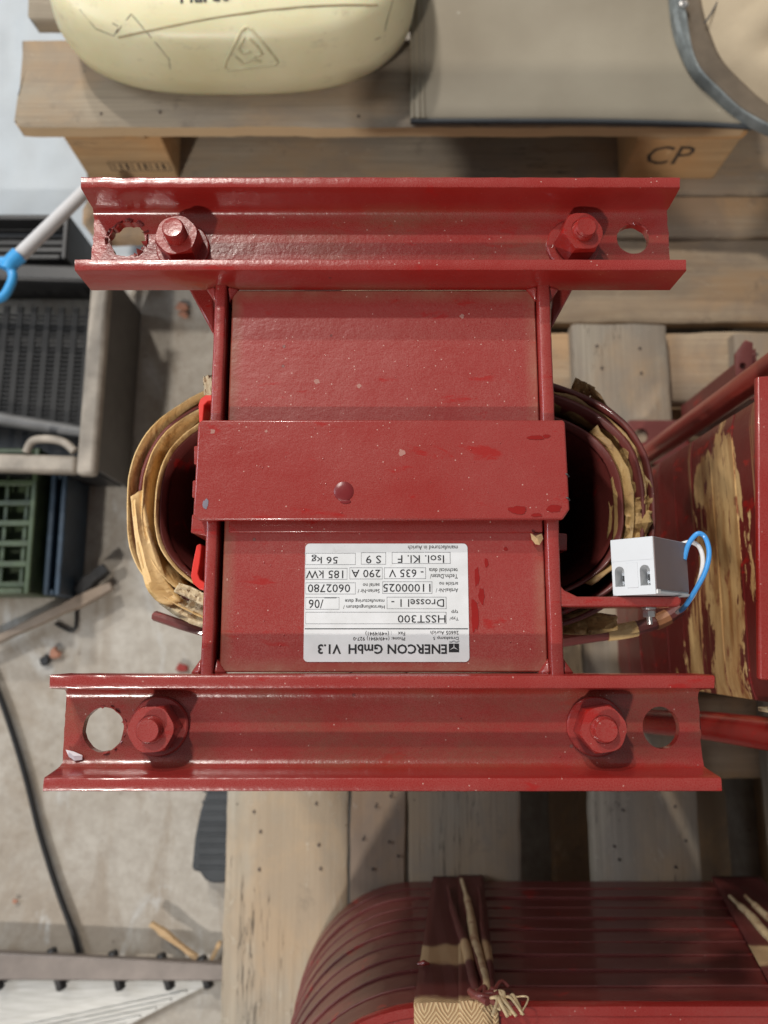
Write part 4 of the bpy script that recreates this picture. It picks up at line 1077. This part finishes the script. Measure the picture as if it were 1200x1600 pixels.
mk("wall", cbox(G(), .003, .008, .0, Lc - .004, .004, zr - .021), simple("dark_grey_wall", (.10, .095, .088), .6, var=.2), crate)
mk("wall", cbox(G(), .012, Wc, .0, .005, .012, zr - .021), BLACK, crate)
mk("handle", G().tube(spline([cp_(.030, .020, zr - .004), cp_(.05, .034, zr - .004), cp_(.085, .034, zr - .004), cp_(.095, .016, zr - .004)], 6), .0055, 10), CRIM, crate, ang=60)
zg = zr - .075
g = G()
for k in range(17): cbox(g, .030 + k * .0205, .0385 + k * .0205, .075, Lc - .03, zg - .004, zg)
mk("grid_bar", g, simple("dark_grey_plastic", (.022, .022, .022), .8), crate, kind='stuff')
g = G(); nb_ = int((Lc - .11) / .0068)
for k in range(nb_): cbox(g, .028, Wc, .078 + k * .0068, .0805 + k * .0068, zg - .0055, zg - .0012)
mk("grid_rib", g, bpy.data.materials["dark_grey_plastic"], crate, kind='stuff')
mk("grid_bottom", cbox(G(), .012, Wc, .006, Lc - .03, .012, .016), BLACK, crate)
mk("cross_bar", G().tube([cp_(.03, .058, zr - .055), cp_(.20, .082, zr - .055), cp_(Wc, .10, zr - .055)], .0095, 12), simple("mid_grey_tube", (.12, .12, .12), .5), crate, ang=60)

# green crate
def small_crate(label, px0, py0, px1, py1, h, colr, ribs, name):
    M_ = simple(name, colr, .45, var=.4, scale=35, bscale=60, bstr=.5)
    a, b = P(px0, py1, h), P(px1, py0, h)
    t = thing("crate", ((a.x + b.x) / 2, (a.y + b.y) / 2, 0), label, "crate", "plastic crates on the floor")
    z = H - h; e = .008
    mk("wall", G().box(a.x, a.x + e, a.y, b.y, .001, z), M_, t, bevel=.002); mk("wall", G().box(b.x - e, b.x, a.y, b.y, .001, z), M_, t, bevel=.002)
    mk("wall", G().box(a.x + e + .001, b.x - e - .001, a.y, a.y + e, .001, z - .001), M_, t, bevel=.002); mk("wall", G().box(a.x + e + .001, b.x - e - .001, b.y - e, b.y, .001, z - .001), M_, t, bevel=.002)
    mk("bottom", G().box(a.x + e, b.x - e, a.y + e, b.y - e, .002, .012), M_, t)
    for k in range(ribs):
        y = a.y + (b.y - a.y) * (k + .5) / ribs
        mk("rib", G().box(a.x + e + .001, b.x - e - .001, y - .004, y + .004, z - .035, z - .028), M_, t, bevel=.001)
        
    for k in range(3):
        x = a.x + (b.x - a.x) * (k + 1) / 4
        mk("rib", G().box(x - .003, x + .003, a.y + e + .001, b.y - e - .001, z - .045, z - .036), M_, t, bevel=.001)
    return t
small_crate("dull green plastic crate at the left edge beside the blue crate", -90, 700, 62, 928, 1.05, (.05, .075, .035), 7, "green_plastic")
small_crate("narrow dark blue plastic crate between green crate and bare floor", 66, 738, 106, 930, 1.07, (.025, .045, .07), 14, "blue_plastic")

small_crate("small black plastic crate behind the largest black slotted crate", -120, 334, 108, 404, 1.02, (.016, .016, .017), 6, "black_crate_plastic")
# broom / brush handle
p0, p1 = P(132, 300, .93), P(28, 402, .86)
bro = thing("brush", tuple((p0 + p1) / 2), "white handled brush with blue grip end lying across the black crate", "brush")
mk("stick", G().tube([p0, p0.lerp(p1, .5), p1], .0085, 16), simple("white_tube", (.66, .66, .68), .35, var=.08), bro, ang=60)
pg = spline([p1, P(18, 408, .86), P(4, 420, .86), P(-2, 440, .86), P(4, 462, .86)], 5)
mk("grip", G().tube(spline([P(31, 398, .86), P(18, 410, .86), P(12, 422, .86)], 5), [.0100 - .0001 * i for i in range(11)], 16), simple("blue_plastic_grip", (.05, .33, .70), .35, var=.1), bro, ang=60)
mk("grip_loop", G().tube(spline([P(14, 416, .86), P(20, 430, .86), P(16, 446, .86), P(4, 464, .86), P(-20, 470, .86)], 5), .0055, 12), bpy.data.materials["blue_plastic_grip"], bro, ang=60)
mk("grip_loop", G().tube(spline([P(16, 412, .86), P(2, 410, .86), P(-20, 420, .86), P(-30, 440, .86)], 5), .0065, 12), bpy.data.materials["blue_plastic_grip"], bro, ang=60)

# black cable
pts = [P(-20, 1040, 1.145), P(8, 1110, 1.145), P(38, 1205, 1.145), P(62, 1300, 1.145), P(90, 1390, 1.145), P(112, 1450, 1.145), P(124, 1492, 1.145), P(130, 1530, 1.145)]
mk("cable", G().tube(spline(pts, 8), .0042, 10), BLACK_CABLE, None, origin=P(60, 1300, 1.15), ang=60, label="thin black cable running down the left side to the studded bar", cat="cable")

# studded bar
BAR = simple("brown_anodised_bar", (.165, .14, .125), .45, .3, var=.2, bscale=60)
h_ = 1.115
bar = thing("studded_bar", tuple(P(160, 1512, h_)), "flat brown bar with black cross studs lying at the lower left", "bar")
a = [P(-60, 1486, h_), P(352, 1506, h_), P(352, 1534, h_), P(-60, 1532, h_)]
mk("bar_body", G().prism([(v.x, v.y) for v in a], H - h_ - .012, H - h_), BAR, bar, bevel=.002)
for (xa_, ya_, xb_, yb_) in ((80, 1482, 97, 1546), (176, 1486, 189, 1546), (251, 1490, 267, 1545), (315, 1494, 327, 1543), (-20, 1478, 0, 1546)):
    p, q = P(xa_, ya_, h_ + .014), P(xb_, yb_, h_ + .014)
    mk("cross_stud", G().tube([p, p.lerp(q, .04), p.lerp(q, .5), p.lerp(q, .96), q], [.0055, .0072, .0074, .0072, .0055], 8), BLACK, bar, ang=60)

# ribbed aluminium plate
def alu():
    m = N("ribbed_aluminium")
    c = m.mix(m.ramp(m.noise(20, 6, .6, m.mapping((1, 12, 1))), [(.3, 0.), (.7, 1.)]), (.34, .335, .31), (.50, .50, .48))
    return m.done(c, .45, .2, m.bump(m.noise(300, 2), .1, .0005))
ALU = alu()
plate = thing("ribbed_plate", tuple(P(120, 1590, 1.14)), "pale ribbed aluminium plate on the floor below the studded bar", "plate")
hq = 1.143
pl = [P(x, y, hq) for x, y in ((-120, 1500), (330, 1512), (318, 1542), (262, 1570), (200, 1602), (110, 1660), (-120, 1700))]
mk("plate_body", G().prism([(v.x, v.y) for v in pl], .001, H - hq), ALU, plate)
for k in range(22):       # ribs fan off toward the lower left
    sx, sy = (30 + 18 * k, 1526) if k < 16 else (316 - (k - 15) * 24, 1536 + (k - 15) * 13)
    p = P(sx, sy, hq); q = P(-120, sy + (sx + 120) * .215, hq); d = (q - p).normalized(); n_ = Vector((-d.y, d.x, 0)) * .0014
    mk("rib", G().prism([(v.x, v.y) for v in (p - n_, p + n_, q + n_, q - n_)], H - hq, H - hq + .0022), ALU, plate)

# dark rubber pad poking out beside the pallet
pad = thing("rubber_pad", tuple(P(330, 1300, 1.12)), "charcoal ribbed rubber pad poking out beside the left edge of the near pallet", "rubber pad")
pts = [(326, 1225), (362, 1225), (362, 1370), (350, 1381), (332, 1381), (320, 1376), (312, 1364), (299, 1360), (304, 1310), (312, 1270)]
q = [P(x, y, 1.105) for x, y in pts]
mk("pad_body", G().prism([(v.x, v.y) for v in q], .03, .05), CHARCOAL, pad, bevel=.004)
for k in range(8):
    a, b = P(306 + (k < 4) * (8 - 2 * k), 1236 + k * 17, 1.1045), P(362, 1232 + k * 17, 1.1045)
    mk("pad_rib", G().box(a.x + .003, b.x, a.y - .0015, a.y + .0015, .0498, .0520), CHARCOAL, pad, bevel=.0005)

# timber strip and bits on the floor
def shard(name, x0, y0, x1, y1, h, wid, th, mat, label, cat, seed=1):
    a, b = P(x0, y0, h), P(x1, y1, h); d = (b - a).normalized(); n = Vector((-d.y, d.x, 0)); r = random.Random(seed); rings = []
    for i in range(9):
        f = i / 8; p = a.lerp(b, f); ww = wid * (.35 + .65 * math.sin(math.pi * min(1, f * 1.6 + .15) / 1.2)) * r.uniform(.8, 1.1)
        rings.append([p - n * ww / 2, p + n * ww / 2, p + n * ww * .4 + Vector((0, 0, th)), p - n * ww * .3 + Vector((0, 0, th * r.uniform(.7, 1.1)))])
    return mk(name, G().loft(rings), mat, None, origin=(a + b) / 2, label=label, cat=cat, ang=30)
shard("wood_splinter", 236, 1442, 308, 1496, 1.13, .012, .006, WOOD_END, "pale pointed wood splinter on the floor above the studded bar", "splinter", 2)
shard("wood_splinter", 345, 1470, 330, 1500, 1.14, .008, .006, WOOD_END, "short wood splinter between studded bar and near pallet", "splinter", 3)
BRN = simple("brown_strip", (.28, .22, .17), .7, var=.25)
shard("timber_strip", 176, 915, -30, 1012, 1.13, .022, .01, BRN, "brown timber strip running off the left edge below the crates", "timber strip", 5)
shard("dark_scrap", 124, 925, 168, 888, 1.13, .030, .012, BLACK, "dark oily scrap on the floor right of the blue crate", "scrap", 6)
mk("bent_wire", G().tube(spline([P(118, 943, 1.15), P(119, 965, 1.15), P(115, 986, 1.15), P(100, 982, 1.15), P(86, 974, 1.15)], 5), .0022, 8), BLACK_CABLE, None, origin=P(110, 970, 1.15), label="bent black wire hook on the floor below the timber strip", cat="wire")
BRICK = simple("orange_chip", (.42, .20, .13), .8)
for (x, y, s_, lab) in ((286, 480, .010, "orange chip on the floor beside the big crate"), (287, 492, .008, "smaller orange chip just below the other orange chip"), (86, 1020, .010, "pinkish orange chip on the floor above the near channel rail"), (72, 1032, .009, "dark crumb on the floor next to the pinkish chip"),
                       (286, 1043, .009, "reddish scrap on the floor at the lower left corner of the choke"), (24, 1408, .004, "tiny crumb on the pale floor near the cable")):
    c = P(x, y, 1.15); rings = []; r = random.Random(int(x))
    n = 9; rg = [1 + r.uniform(-.35, .35) for _ in range(n)]
    for f, z in ((.85, 0), (1, .35), (.7, .7)):
        rings.append([c + Vector((s_ * f * rg[k] * math.cos(6.283 * k / n), s_ * .8 * f * rg[k] * math.sin(6.283 * k / n), z * s_)) for k in range(n)])
    mk("floor_chip", G().loft(rings), (BLACK if 'dark' in lab else RED if 'reddish' in lab else BRICK), None, origin=c, label=lab, cat="debris", ang=20)
